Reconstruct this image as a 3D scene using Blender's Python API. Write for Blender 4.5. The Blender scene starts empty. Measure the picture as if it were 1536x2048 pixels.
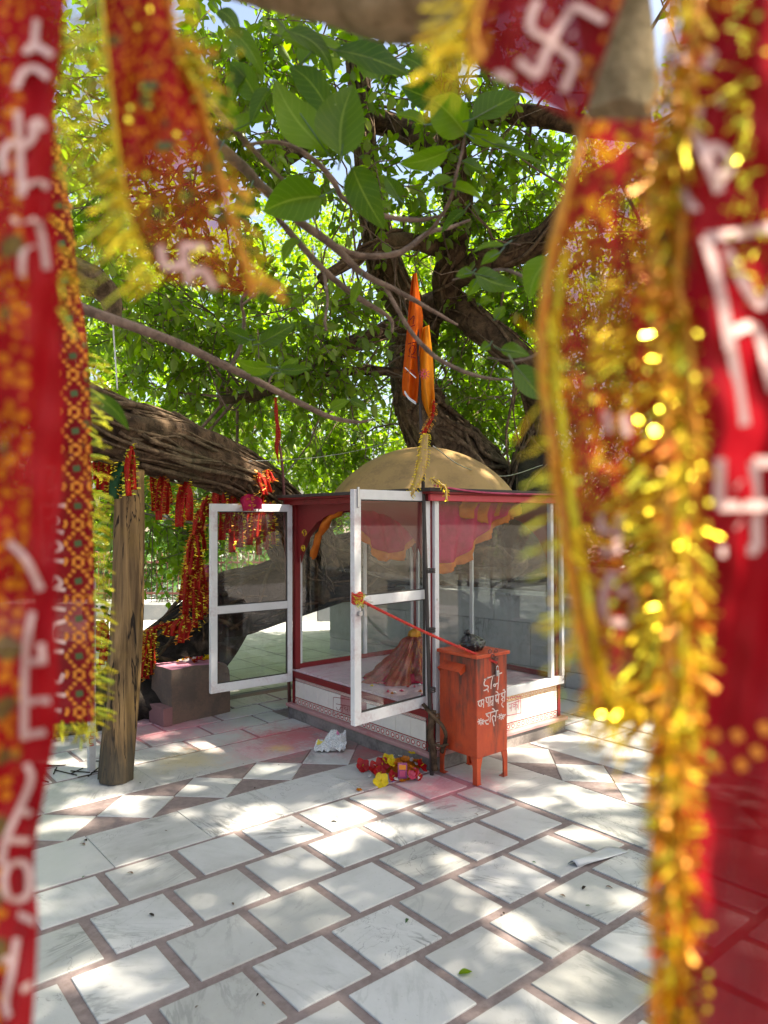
import bpy, math, random
import numpy as np
from mathutils import Vector, Matrix
random.seed(7); RNG = np.random.default_rng(11)
SC = bpy.context.scene
COL = SC.collection

# ---------------------------------------------------------------- camera, sky, sun, exposure
F_PX = 1447.5                                    # focal length in photo pixels (1536 x 2048 frame)
PITCH, ROLL, TH = math.radians(.62), math.radians(-.141), math.radians(39.5)
CAM = np.array([0., 0., 1.5])
def _axes():
    f0 = np.array([0, math.cos(PITCH), math.sin(PITCH)]); u0 = np.array([0, -math.sin(PITCH), math.cos(PITCH)]); x0 = np.array([1., 0, 0])
    x1 = math.cos(ROLL)*x0 + math.sin(ROLL)*u0; u1 = -math.sin(ROLL)*x0 + math.cos(ROLL)*u0
    M = np.array([[math.cos(TH), math.sin(TH), 0], [-math.sin(TH), math.cos(TH), 0], [0, 0, 1]])
    return M @ x1, M @ u1, M @ f0
AX, AU, AF = _axes()
def ray(px, py): return AX*(px-768)/F_PX - AU*(py-1024)/F_PX + AF
def onz(px, py, z=0.):
    d = ray(px, py); return CAM + d*(z-CAM[2])/d[2]
def onx(px, py, v):
    d = ray(px, py); return CAM + d*v/d[0]
def ony(px, py, v):
    d = ray(px, py); return CAM + d*v/d[1]
def dep(px, py, d): return CAM + ray(px, py)*d

cam_data = bpy.data.cameras.new('camera'); cam = bpy.data.objects.new('camera', cam_data); COL.objects.link(cam)
cam_data.sensor_fit = 'VERTICAL'; cam_data.sensor_height = 24.0; cam_data.lens = 24.0*F_PX/2048
cam_data.clip_start = .02; cam_data.clip_end = 500
cam_data.dof.use_dof = True; cam_data.dof.focus_distance = 4.9; cam_data.dof.aperture_fstop = cam_data.lens/5.6
cam.matrix_world = Matrix(((AX[0], AU[0], -AF[0], CAM[0]), (AX[1], AU[1], -AF[1], CAM[1]), (AX[2], AU[2], -AF[2], CAM[2]), (0, 0, 0, 1)))
SC.camera = cam

SUN_EL = math.radians(56); SUN_AZ = np.array([.62, -.785]); SUN_AZ /= np.linalg.norm(SUN_AZ)
SUNV = np.array([SUN_AZ[0]*math.cos(SUN_EL), SUN_AZ[1]*math.cos(SUN_EL), math.sin(SUN_EL)])
world = bpy.data.worlds.new('World'); SC.world = world; world.use_nodes = True
wn = world.node_tree; bg = wn.nodes['Background']
sky = wn.nodes.new('ShaderNodeTexSky'); sky.sky_type = 'NISHITA'; sky.sun_disc = False
sky.sun_elevation = SUN_EL; sky.sun_rotation = math.atan2(SUN_AZ[0], SUN_AZ[1]); sky.air_density = 1.0; sky.dust_density = 4.0
wn.links.new(sky.outputs[0], bg.inputs['Color']); bg.inputs['Strength'].default_value = .095
sd = bpy.data.lights.new('sun', 'SUN'); sd.energy = 5.0; sd.angle = math.radians(.53); sd.color = (1, .95, .86)
sun = bpy.data.objects.new('sun', sd); COL.objects.link(sun); sun.location = (0, 0, 30)
sun.rotation_euler = Vector((-SUNV).tolist()).to_track_quat('-Z', 'Y').to_euler()
SC.view_settings.view_transform = 'Standard'; SC.view_settings.look = 'None'; SC.view_settings.gamma = 1
SC.view_settings.use_curve_mapping = False; SC.view_settings.exposure = 2.2
SC.view_settings.use_white_balance = True; SC.view_settings.white_balance_temperature = 7200; SC.view_settings.white_balance_tint = 10
SC.cycles.max_bounces = 10; SC.cycles.diffuse_bounces = 4; SC.cycles.transparent_max_bounces = 24; SC.cycles.transmission_bounces = 6
SC.cycles.caustics_reflective = False; SC.cycles.caustics_refractive = False; SC.cycles.sample_clamp_indirect = 6
SC.cycles.use_denoising = True

# ---------------------------------------------------------------- helpers: materials
class G:                                         # tiny node-graph helper
    def __init__(s, name):
        s.m = bpy.data.materials.new(name); s.m.use_nodes = True; s.t = s.m.node_tree; s.t.nodes.clear()
        s.out = s.t.nodes.new('ShaderNodeOutputMaterial')
    def n(s, typ, props=None, **inp):
        nd = s.t.nodes.new(typ)
        for k, v in (props or {}).items(): setattr(nd, k, v)
        for k, v in inp.items():
            k2 = k.replace('_', ' ')
            sk = nd.inputs[int(k[1:])] if k[0] == 'i' and k[1:].isdigit() else nd.inputs[k2]
            if isinstance(v, bpy.types.NodeSocket): s.t.links.new(v, sk)
            else:
                if isinstance(v, (tuple, list)) and len(v) == 3 and sk.type == 'RGBA': v = (*v, 1)
                sk.default_value = v
        return nd
    def math(s, op, a, b=0., clamp=False):
        nd = s.t.nodes.new('ShaderNodeMath'); nd.operation = op; nd.use_clamp = clamp
        for i, v in enumerate((a, b)):
            if isinstance(v, bpy.types.NodeSocket): s.t.links.new(v, nd.inputs[i])
            else: nd.inputs[i].default_value = v
        return nd.outputs[0]
    def mix(s, f, a, b, mode='MIX'):
        nd = s.t.nodes.new('ShaderNodeMix'); nd.data_type = 'RGBA'; nd.blend_type = mode
        for i, v in ((0, f), (6, a), (7, b)):
            if isinstance(v, bpy.types.NodeSocket): s.t.links.new(v, nd.inputs[i])
            else: nd.inputs[i].default_value = v if i == 0 else (*v, 1)
        return nd.outputs[2]
    def ramp(s, f, lo, hi):                      # smooth 0..1 between lo and hi
        nd = s.n('ShaderNodeMapRange', {'interpolation_type': 'SMOOTHSTEP'}, Value=f, From_Min=lo, From_Max=hi); return nd.outputs[0]
    def noise(s, vec, scale, detail=4., rough=.55, dist=0.):
        return s.n('ShaderNodeTexNoise', Vector=vec, Scale=scale, Detail=detail, Roughness=rough, Distortion=dist).outputs[0]
    def objvec(s, sx=1., sy=1., sz=1.):          # object coordinates shifted per object
        tc = s.n('ShaderNodeTexCoord'); oi = s.n('ShaderNodeObjectInfo')
        sh = s.n('ShaderNodeVectorMath', {'operation': 'SCALE'}, i0=(37., 91., 53.)); s.t.links.new(oi.outputs['Random'], sh.inputs['Scale'])
        ad = s.n('ShaderNodeVectorMath', {'operation': 'ADD'}, i0=tc.outputs['Object'], i1=sh.outputs[0])
        mp = s.n('ShaderNodeMapping', Vector=ad.outputs[0], Scale=(sx, sy, sz)); return mp.outputs[0], oi.outputs['Random']
    def bump(s, h, strength, dist=.01):
        return s.n('ShaderNodeBump', Height=h, Strength=strength, Distance=dist).outputs[0]
    def done(s, shader): s.t.links.new(shader, s.out.inputs[0]); return s.m
    def bsdf(s, col, rough=.6, nrm=None, metal=0., spec=.5, **k):
        p = s.n('ShaderNodeBsdfPrincipled', Roughness=rough, Metallic=metal, **k); p.inputs['Specular IOR Level'].default_value = spec
        if isinstance(col, bpy.types.NodeSocket): s.t.links.new(col, p.inputs['Base Color'])
        else: p.inputs['Base Color'].default_value = (*col, 1)
        if nrm is not None: s.t.links.new(nrm, p.inputs['Normal'])
        return p.outputs[0]

def paint(name, col, rough=.5, dirt=(.1, .08, .06), amt=.45, scale=4., metal=0., bump=.15, stretch=(1, 1, 1), spec=.5, lo=.52, hi=.78, fine=60.):
    g = G(name); v, r = g.objvec(*stretch)
    n1 = g.noise(v, scale, 7, .62); n2 = g.noise(v, fine, 3, .6)
    c = g.mix(g.math('MULTIPLY', g.ramp(n1, .3, .7), .5), tuple(x*.82 for x in col), tuple(min(1, x*1.12) for x in col))
    c = g.mix(g.math('MULTIPLY', g.ramp(g.math('ADD', n1, g.math('MULTIPLY', n2, .25)), lo+.1, hi+.1), amt), c, dirt)
    ro = g.math('ADD', g.math('MULTIPLY', n1, .25), rough-.1)
    return g.done(g.bsdf(c, ro, g.bump(g.math('ADD', n1, g.math('MULTIPLY', n2, .4)), bump, .004), metal, spec))

def powder(g, c, spots):                          # coloured powder scattered on the floor: stains with their own outline
    pos = g.n('ShaderNodeNewGeometry').outputs['Position']
    nz = g.noise(pos, 5., 6, .65); nf = g.noise(pos, 40., 4, .6)
    for (x, y, rad, col, k) in spots:
        d = g.n('ShaderNodeVectorMath', {'operation': 'DISTANCE'}, i0=pos, i1=(x, y, 0.)).outputs['Value']
        q = g.math('ADD', g.math('DIVIDE', d, rad), g.math('ADD', g.math('MULTIPLY', nz, 1.5), g.math('MULTIPLY', nf, .7)))
        f = g.math('MULTIPLY', g.math('SUBTRACT', 1., g.ramp(q, 1.1, 2.1)), k)
        c = g.mix(f, c, col)
    return c
PINK, RED, YEL = (.55, .12, .17), (.42, .05, .05), (.7, .5, .13)
SPOTS = [(2.75, 4.3, .42, RED, .75), (2.5, 4.2, .5, PINK, .5), (2.95, 3.7, .3, RED, .5), (2.15, 5.05, .6, PINK, .6), (2.9, 2.92, .38, PINK, .55), (2.72, 3.05, .35, PINK, .35),
         (1.95, 4.28, .3, YEL, .35), (2.5, 4.12, .12, YEL, .5), (3.3, 5.3, .5, PINK, .25)]
def marble(name, base=(.43, .425, .41), tint=(.34, .34, .32), vein=(.15, .155, .15), k=1., grime=(.2, .185, .15), stains=True, rough=.33):
    g = G(name); v, r = g.objvec()
    rot = g.n('ShaderNodeVectorRotate', {'rotation_type': 'Z_AXIS'}, Vector=v, Angle=g.math('MULTIPLY', r, 6.28)).outputs[0]
    st = g.n('ShaderNodeMapping', Vector=rot, Scale=(1., 3.2, 1.)).outputs[0]
    n1 = g.noise(st, 2.2, 8, .62, 1.2); n2 = g.noise(st, 6., 8, .7, .6); n3 = g.noise(rot, 3.2, 5, .6)
    w = g.math('ABSOLUTE', g.math('SUBTRACT', n1, .5))
    v1 = g.math('SUBTRACT', 1., g.ramp(w, .0, .045)); gate = g.ramp(g.noise(rot, 1.7, 3), .46, .66)
    fr = g.math('FRACT', g.math('MULTIPLY', r, 17.3))                     # some slabs are greener, some whiter, some heavily veined
    c = g.mix(g.math('MULTIPLY', g.ramp(n2, .35, .7), g.math('ADD', .25, g.math('MULTIPLY', fr, .6))), base, tint)
    fr2 = g.math('FRACT', g.math('MULTIPLY', r, 91.7)); c = g.mix(g.math('MULTIPLY', fr2, .5), c, (.52, .52, .52)); c = g.mix(g.math('MULTIPLY', g.ramp(g.math('FRACT', g.math('MULTIPLY', r, 43.1)), .6, 1.), .55), c, (.3, .295, .265))
    c = g.mix(g.math('MULTIPLY', g.math('MULTIPLY', v1, gate), g.math('MULTIPLY', g.math('ADD', .35, fr), .7*k)), c, vein)
    c = g.mix(g.math('MULTIPLY', g.math('MULTIPLY', g.ramp(n2, .55, .75), g.ramp(n3, .5, .68)), .75*k), c, grime)
    c = g.mix(g.math('MULTIPLY', g.ramp(g.noise(v, 90., 2), .68, .74), .35), c, (.12, .11, .1))
    wv = g.math('ABSOLUTE', g.math('SUBTRACT', g.noise(rot, 1.3, 6, .6, 2.), .5))
    crack = g.math('MULTIPLY', g.math('SUBTRACT', 1., g.ramp(wv, .0, .004)), g.ramp(fr, .72, .8))
    c = g.mix(g.math('MULTIPLY', crack, .6), c, (.1, .1, .1))
    wp = g.n('ShaderNodeNewGeometry').outputs['Position']; c = g.mix(g.math('MULTIPLY', g.ramp(g.noise(wp, 1.1, 7, .68), .46, .72), .42*k), c, (.2, .19, .165)); c = g.mix(g.math('MULTIPLY', g.ramp(g.noise(wp, 9., 5, .7), .6, .74), .3*k), c, (.17, .16, .13))
    if stains: c = powder(g, c, SPOTS)
    ro = g.math('ADD', rough-.08, g.math('MULTIPLY', n3, .3))
    return g.done(g.bsdf(c, ro, g.bump(g.math('ADD', n2, g.noise(v, 35., 3)), .06, .002), spec=.4))
def bark(name, dark=(.035, .026, .02), light=(.2, .155, .12), scale=9., k=1.):
    g = G(name); v, r = g.objvec(1, 1, 1)
    n1 = g.noise(v, scale, 9, .7, .6); n2 = g.noise(v, scale*5, 5, .65); n3 = g.noise(v, 1.3, 4)
    c = g.mix(g.ramp(n1, .32, .72), dark, light)
    c = g.mix(g.math('MULTIPLY', g.ramp(n3, .5, .7), .35), c, (.09, .095, .05))
    h = g.math('ADD', n1, g.math('MULTIPLY', n2, .4))
    return g.done(g.bsdf(c, .9, g.bump(h, .9*k, .03), spec=.15))
def leafmat(name, c1, c2, c3, gloss=.07, trans=.5, spots=False):
    g = G(name); at = g.n('ShaderNodeAttribute', {'attribute_name': 'tone'}).outputs['Fac']
    c = g.mix(g.ramp(at, 0., .6), c1, c2); c = g.mix(g.ramp(at, .8, 1.), c, c3)
    if spots:
        v, r = g.objvec(); n = g.noise(v, 14., 5, .6)
        c = g.mix(g.ramp(r, .1, .9), c, g.mix(.75, c, (.025, .065, .008)))
        c = g.mix(g.math('MULTIPLY', g.ramp(g.noise(v, 70., 2), .72, .78), .6), c, (.3, .33, .2))
        c = g.mix(g.math('MULTIPLY', g.ramp(n, .45, .7), .3), c, c2)
        sp = g.n('ShaderNodeSeparateXYZ', Vector=g.n('ShaderNodeTexCoord').outputs['UV']); e = g.math('ABSOLUTE', g.math('SUBTRACT', sp.outputs[0], .5))
        sv = g.math('ABSOLUTE', g.math('SUBTRACT', g.math('FRACT', g.math('ADD', g.math('MULTIPLY', sp.outputs[1], 8.), g.math('MULTIPLY', e, -4.))), .5))
        vn = g.math('MAXIMUM', g.math('SUBTRACT', 1., g.ramp(e, .012, .035)), g.math('MULTIPLY', g.math('SUBTRACT', 1., g.ramp(sv, .02, .06)), .45))
        c = g.mix(g.math('MULTIPLY', vn, .55), c, (.3, .36, .07))
    tcol = g.mix(1., c, (1.0, 1.35, .28), 'MULTIPLY')
    d = g.n('ShaderNodeBsdfDiffuse', Color=c).outputs[0]; t = g.n('ShaderNodeBsdfTranslucent', Color=tcol).outputs[0]
    s = g.n('ShaderNodeBsdfGlossy', Color=(1, 1, 1), Roughness=.38).outputs[0]
    m = g.n('ShaderNodeMixShader', Fac=trans, i1=d, i2=t).outputs[0]
    return g.done(g.n('ShaderNodeMixShader', Fac=gloss, i1=m, i2=s).outputs[0])
def glassmat(name, dust=.12, tint=(.93, .95, .95)):
    g = G(name); v, r = g.objvec(); n = g.noise(v, 3.2, 6, .6); n2 = g.noise(v, 60., 3)
    st = g.noise(g.n('ShaderNodeMapping', Vector=v, Scale=(9., 9., 1.2)).outputs[0], 1.6, 5, .6)
    f = g.math('ADD', g.math('MULTIPLY', g.ramp(n, .4, .8), dust*.9), g.math('MULTIPLY', g.ramp(st, .52, .8), dust*1.1))
    f = g.math('ADD', f, g.math('MULTIPLY', g.ramp(n2, .70, .76), .10), True)
    tr = g.n('ShaderNodeBsdfTransparent', Color=tint).outputs[0]
    gl = g.n('ShaderNodeBsdfGlossy', Color=(1, 1, 1), Roughness=.015).outputs[0]
    lw = g.n('ShaderNodeLayerWeight', Blend=.5).outputs['Facing']; fr = g.math("ADD", .03, g.math('MULTIPLY', g.math('POWER', lw, 5.), .9))
    a = g.n('ShaderNodeMixShader', Fac=fr, i1=tr, i2=gl).outputs[0]
    df = g.n('ShaderNodeBsdfDiffuse', Color=(.62, .6, .58)).outputs[0]; tl = g.n('ShaderNodeBsdfTranslucent', Color=(.6, .58, .56)).outputs[0]
    du = g.n('ShaderNodeMixShader', Fac=.4, i1=df, i2=tl).outputs[0]
    return g.done(g.n('ShaderNodeMixShader', Fac=f, i1=a, i2=du).outputs[0])
def clothmat(name, c1, c2=None, sheer=.1, trans=.45, fleck=None, fs=300., band=None, gloss=.008, fold=0., thr=.3, vsheer=False):
    """woven cloth; fleck = colour of small printed flecks; band=(lo,hi): flecks only where |2u-1| lies inside"""
    g = G(name); uv = g.n('ShaderNodeTexCoord').outputs['UV']; v, r = g.objvec()
    sp = g.n('ShaderNodeSeparateXYZ', Vector=uv); u = sp.outputs[0]
    c = g.mix(g.ramp(g.noise(v, 18., 5), .35, .7), c1, c2 or tuple(x*.7 for x in c1))
    if fleck:
        vo = g.n('ShaderNodeTexVoronoi', {'feature': 'F1'}, Vector=v, Scale=fs, Randomness=.75)
        f = g.math('SUBTRACT', 1., g.ramp(vo.outputs['Distance'], thr, thr+.12))
        vo2 = g.n('ShaderNodeTexVoronoi', {'feature': 'F1'}, Vector=v, Scale=fs*.22, Randomness=.6)
        gr = g.math('SUBTRACT', 1., g.ramp(vo2.outputs['Distance'], .18, .24))
        if band:
            e = g.math('ABSOLUTE', g.math('SUBTRACT', g.math('MULTIPLY', u, 2.), 1.))
            b = g.math('MULTIPLY', g.ramp(e, band[0]-.08, band[0]+.04), g.math('SUBTRACT', 1., g.ramp(e, band[1]-.03, band[1]+.03)))
            f = g.math('MULTIPLY', f, b); gr = g.math('MULTIPLY', gr, b)
        c = g.mix(f, c, fleck); c = g.mix(g.math('MULTIPLY', gr, .8), c, (.1, .12, .04))
    wv = g.math('MULTIPLY', g.math('SINE', g.math('MULTIPLY', u, 900.)), .5)
    nr = g.bump(g.math('ADD', g.noise(v, 160., 3), wv), .25, .001)
    d = g.n('ShaderNodeBsdfDiffuse', Color=c, Normal=nr).outputs[0]; t = g.n('ShaderNodeBsdfTranslucent', Color=c).outputs[0]
    m = g.n('ShaderNodeMixShader', Fac=trans, i1=d, i2=t).outputs[0]
    if gloss: m = g.n('ShaderNodeMixShader', Fac=gloss, i1=m, i2=g.n('ShaderNodeBsdfGlossy', Color=(1, .9, .8), Roughness=.35, Normal=nr).outputs[0]).outputs[0]
    if sheer:
        sh = g.math('MULTIPLY', g.ramp(g.noise(v, 6., 4), .25, .7), sheer*1.6, True)
        if vsheer: sh = g.math('MULTIPLY', sh, g.ramp(sp.outputs[1], .5, .68))
        m = g.n('ShaderNodeMixShader', Fac=sh, i1=m, i2=g.n('ShaderNodeBsdfTransparent', Color=(1., .75, .78)).outputs[0]).outputs[0]
    return g.done(m)

# ---------------------------------------------------------------- helpers: meshes and objects
WT = {}                                          # world translation of every object that can be a parent
def link(o, parent=None, loc=(0, 0, 0)):
    COL.objects.link(o); o.location = loc
    if parent is not None:
        o.parent = parent; o.matrix_parent_inverse = Matrix.Translation(-Vector(WT[parent.name]))
    WT[o.name] = tuple(loc); return o
def tag(o, label=None, cat=None, group=None, kind=None):
    for k, v in (('label', label), ('category', cat), ('group', group), ('kind', kind)):
        if v: o[k] = v
    return o
def thing(name, loc, label, cat, group=None):
    o = bpy.data.objects.new(name, None); o.empty_display_size = .1; link(o, None, tuple(float(x) for x in loc)); return tag(o, label, cat, group)
def mesh_np(name, V, Fq, mats, smooth=False, tone=None, uv=None):
    me = bpy.data.meshes.new(name); V = np.asarray(V, dtype=np.float32)
    if isinstance(Fq, np.ndarray):
        k = Fq.shape[1]; me.vertices.add(len(V)); me.vertices.foreach_set('co', V.ravel())
        me.loops.add(Fq.size); me.loops.foreach_set('vertex_index', Fq.ravel().astype(np.int32))
        me.polygons.add(len(Fq)); me.polygons.foreach_set('loop_start', np.arange(0, Fq.size, k, dtype=np.int32)); me.polygons.foreach_set('loop_total', np.full(len(Fq), k, dtype=np.int32))
        me.update(calc_edges=True)
    else: me.from_pydata([tuple(map(float, v)) for v in V], [], Fq)
    for m in (mats if isinstance(mats, (list, tuple)) else [mats]): me.materials.append(m)
    if smooth: me.polygons.foreach_set('use_smooth', np.ones(len(me.polygons), dtype=bool))
    if tone is not None:
        a = me.attributes.new('tone', 'FLOAT', 'FACE'); a.data.foreach_set('value', np.asarray(tone, dtype=np.float32))
    if uv is not None:
        l = me.uv_layers.new(name='UVMap'); idx = np.empty(len(me.loops), dtype=np.int32); me.loops.foreach_get('vertex_index', idx)
        l.data.foreach_set('uv', np.asarray(uv, dtype=np.float32)[idx].ravel())
    me.validate(); return me
def bevel(o, w, seg=2):
    if w:
        m = o.modifiers.new('bevel', 'BEVEL'); m.width = w; m.segments = seg; m.limit_method = 'ANGLE'; m.angle_limit = math.radians(40)
    return o
def catmull(P, n):
    P = np.asarray(P, float); 
    if len(P) < 3:
        t = np.linspace(0, 1, n)[:, None]; return P[0]*(1-t)+P[-1]*t
    Q = np.vstack([2*P[0]-P[1], P, 2*P[-1]-P[-2]]); out = []
    for s in np.linspace(0, len(P)-1-1e-9, n):
        i = int(s); t = s-i; a, b, c, d = Q[i:i+4]
        out.append(.5*((2*b)+(-a+c)*t+(2*a-5*b+4*c-d)*t*t+(-a+3*b-3*c+d)*t**3))
    return np.array(out)
def frames(P):
    T = np.gradient(P, axis=0); T /= np.linalg.norm(T, axis=1)[:, None]+1e-12
    up = np.array([0, 0, 1.]) if abs(T[0][2]) < .9 else np.array([1., 0, 0])
    n = np.cross(T[0], up); n /= np.linalg.norm(n); N = [n]
    for i in range(1, len(P)):
        n = N[-1]-T[i]*(N[-1]@T[i]); n /= np.linalg.norm(n)+1e-12; N.append(n)
    N = np.array(N); return T, N, np.cross(T, N)
class MB:
    def __init__(s): s.v = []; s.f = []; s.mi = []; s.uv = []
    def add(s, V, Fs, mi=0, uv=None):
        b = len(s.v); s.v += [tuple(map(float, p)) for p in V]; s.f += [tuple(int(i)+b for i in f) for f in Fs]; s.mi += [mi]*len(Fs)
        s.uv += [tuple(map(float, p)) for p in uv] if uv is not None else [(0., 0.)]*len(V); return s
    def box(s, a, b, mi=0):
        (x0, y0, z0), (x1, y1, z1) = a, b
        return s.add([(x0, y0, z0), (x1, y0, z0), (x1, y1, z0), (x0, y1, z0), (x0, y0, z1), (x1, y0, z1), (x1, y1, z1), (x0, y1, z1)],
                     [(0, 3, 2, 1), (4, 5, 6, 7), (0, 1, 5, 4), (1, 2, 6, 5), (2, 3, 7, 6), (3, 0, 4, 7)], mi)
    def obox(s, o, ex, ey, ez, a, b, mi=0):       # box in a local frame
        o, ex, ey, ez = map(np.asarray, (o, ex, ey, ez)); m = MB().box(a, b)
        return s.add([o+ex*p[0]+ey*p[1]+ez*p[2] for p in m.v], m.f, mi)
    def prism(s, poly, o, ex, ey, ez, t0, t1, mi=0):
        n = len(poly); o, ex, ey, ez = map(np.asarray, (o, ex, ey, ez))
        V = [o+ex*p[0]+ey*p[1]+ez*t for t in (t0, t1) for p in poly]
        return s.add(V, [tuple(range(n))[::-1], tuple(range(n, 2*n))]+[(i, (i+1) % n, n+(i+1) % n, n+i) for i in range(n)], mi)
    def tube(s, P, R, seg=8, n=None, rough=0., seed=0, cap=True, mi=0, flat=1.):
        P = np.asarray(P, float); R = np.broadcast_to(np.asarray(R, float), (len(P),)) if np.ndim(R) <= 1 else R
        if n and len(P) > 1:
            R = np.interp(np.linspace(0, len(P)-1, n), np.arange(len(P)), R); P = catmull(P, n)
        T, N, B = frames(P); k = len(P); th = np.linspace(0, 2*math.pi, seg, endpoint=False)
        rr = R[:, None]*np.ones((k, seg))
        if rough:
            r = np.random.default_rng(seed); lob = np.zeros((k, seg)); s_ = np.cumsum(np.r_[0, np.linalg.norm(np.diff(P, axis=0), axis=1)])/max(R.mean(), 1e-4)
            for q in range(9):
                m = r.integers(1, 7); fz = r.uniform(.1, 1.1); ph = r.uniform(0, 6.28); lob += np.sin(m*th[None, :]+fz*s_[:, None]+ph)/(1+.35*m)
            rr = rr*(1+rough*lob/2.2)
        V = P[:, None, :]+rr[..., None]*(np.cos(th)[None, :, None]*N[:, None, :]+flat*np.sin(th)[None, :, None]*B[:, None, :])
        V = V.reshape(-1, 3); Fs = [(i*seg+j, i*seg+(j+1) % seg, (i+1)*seg+(j+1) % seg, (i+1)*seg+j) for i in range(k-1) for j in range(seg)]
        if cap: Fs += [tuple(range(seg))[::-1], tuple(range((k-1)*seg, k*seg))]
        uv = [(j/seg, i/k) for i in range(k) for j in range(seg)]
        return s.add(V, Fs, mi, uv)
    def lathe(s, prof, c, seg=24, mi=0, fn=None):
        V = []
        for i, (r, z) in enumerate(prof):
            for j in range(seg):
                a = 2*math.pi*j/seg; rr = r*(fn(a, i/len(prof)) if fn else 1.); V.append((c[0]+rr*math.cos(a), c[1]+rr*math.sin(a), c[2]+z))
        k = len(prof)
        return s.add(V, [(i*seg+j, i*seg+(j+1) % seg, (i+1)*seg+(j+1) % seg, (i+1)*seg+j) for i in range(k-1) for j in range(seg)]+[tuple(range((k-1)*seg, k*seg)), tuple(range(seg))[::-1]], mi)
    def grid(s, V, uv=None, mi=0):
        a, b = V.shape[:2]
        Fs = [(i*b+j, i*b+j+1, (i+1)*b+j+1, (i+1)*b+j) for i in range(a-1) for j in range(b-1)]
        if uv is None: uv = [(j/(b-1), i/(a-1)) for i in range(a) for j in range(b)]
        return s.add(V.reshape(-1, 3), Fs, mi, uv)
    def strand(s, P, w, up, mi=0):                # thin ribbon of width w along P
        P = np.asarray(P, float); T = np.gradient(P, axis=0); S = np.cross(T, np.asarray(up)); S /= np.linalg.norm(S, axis=1)[:, None]+1e-9
        w = np.broadcast_to(w, (len(P),))[:, None]; V = np.stack([P-S*w/2, P+S*w/2], 1); return s.grid(V, mi=mi)
    def build(s, name, mat, parent=None, smooth=False, bev=0., seg=2, solid=0., sub=0):
        V = np.array(s.v); lo, hi = V.min(0), V.max(0); c = np.array([(lo[0]+hi[0])/2, (lo[1]+hi[1])/2, lo[2]])
        me = mesh_np(name, V-c, s.f, mat, smooth, uv=s.uv)
        if any(s.mi): me.polygons.foreach_set('material_index', s.mi)
        o = bpy.data.objects.new(name, me); link(o, parent, tuple(float(x) for x in c)); bevel(o, bev, seg)
        if solid:
            m = o.modifiers.new('solid', 'SOLIDIFY'); m.thickness = solid; m.offset = 0
        if sub:
            m = o.modifiers.new('sub', 'SUBSURF'); m.levels = m.render_levels = sub
        return o
def copy_to(o, name, loc, parent, rz=0.):
    c = bpy.data.objects.new(name, o.data)
    for md in o.modifiers:
        if md.type == 'BEVEL': bevel(c, md.width, md.segments)
    link(c, parent, tuple(float(x) for x in loc)); c.rotation_euler.z = rz; return c
def vnoise(P, seed, scale):                       # cheap smooth 3-D noise from sines
    r = np.random.default_rng(seed); P = np.asarray(P)*scale; out = np.zeros(P.shape[:-1])
    for q in range(7):
        k = r.normal(size=3)*(1+.45*q); out += np.sin(P @ k+r.uniform(0, 6.28))/(1+.5*q)
    return out/3

# ---------------------------------------------------------------- materials
M = {}
M['marble'] = marble('marble'); M['marble_far'] = marble('marble_far', base=(.5, .49, .48), k=.6, stains=True)
M['marble_wall'] = marble('marble_wall', base=(.4, .395, .38), tint=(.33, .325, .31), stains=False, rough=.45)
def stonered():
    g = G('maroon_stone'); pos = g.n('ShaderNodeNewGeometry').outputs['Position']
    n = g.noise(pos, 30., 6, .7); n2 = g.noise(pos, 2.5, 5)
    c = g.mix(g.ramp(n, .3, .7), (.15, .112, .105), (.225, .175, .165)); c = g.mix(g.math('MULTIPLY', g.ramp(n2, .45, .7), .5), c, (.22, .17, .16))
    c = powder(g, c, SPOTS)
    return g.done(g.bsdf(c, .6, g.bump(n, .3, .003), spec=.3))
M['maroon'] = stonered()
M['grout'] = paint('grey_grout', (.27, .27, .27), .8, amt=.3)
M['soil'] = paint('soil', (.13, .1, .07), .95, dirt=(.05, .06, .03), amt=.6, scale=2., bump=.6)
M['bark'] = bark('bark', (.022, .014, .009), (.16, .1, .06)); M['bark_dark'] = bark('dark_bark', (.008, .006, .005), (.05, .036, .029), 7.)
M['root'] = bark('root_bark', (.05, .032, .02), (.22, .15, .095), 16., .7)
M['lowbark'] = bark('pale_low_bark', (.16, .12, .06), (.4, .31, .18), 30., .6)
M['twig'] = bark('twig_bark', (.09, .065, .05), (.24, .17, .13), 30., .4)
M['bigleaf'] = leafmat('big_fig_leaf', (.09, .16, .003), (.125, .2, .005), (.16, .24, .008), .012, .64, True)
M['leaf'] = leafmat('canopy_leaf', (.11, .19, .01), (.18, .26, .016), (.26, .31, .025), .03, .62)
M['leaf_far'] = leafmat('bright_leaf', (.17, .25, .014), (.24, .32, .02), (.32, .37, .035), .03, .62)
M['leaf_shrub'] = leafmat('shrub_leaf', (.03, .09, .018), (.06, .14, .025), (.1, .16, .03), .08, .4)
M['alu'] = paint('white_aluminium', (.62, .62, .62), .4, (.32, .18, .18), .6, 6., 0., .08, spec=.5)
M['glass'] = glassmat('dusty_glass', .035); M['glass_door'] = glassmat('dusty_door_glass', .05)
M['red'] = paint('dark_red_paint', (.2, .013, .015), .55, (.05, .01, .008), .6, 5., spec=.3)
M['redlit'] = paint('lit_red_paint', (.5, .03, .05), .45, (.15, .02, .02), .5, 6.)  # brighter copy of the shrine's red, with the light put into the colour
M['dome'] = paint('dome_paint', (.37, .225, .075), .6, (.12, .07, .03), .6, 5., bump=.25, lo=.42, hi=.7)
M['tile'] = paint('glazed_tile', (.72, .66, .6), .2, (.45, .2, .17), .5, 7., bump=.03)
M['platform'] = marble('pink_platform', (.5, .34, .37), (.5, .24, .3), (.42, .1, .15), 1., (.42, .08, .13), False)
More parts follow.
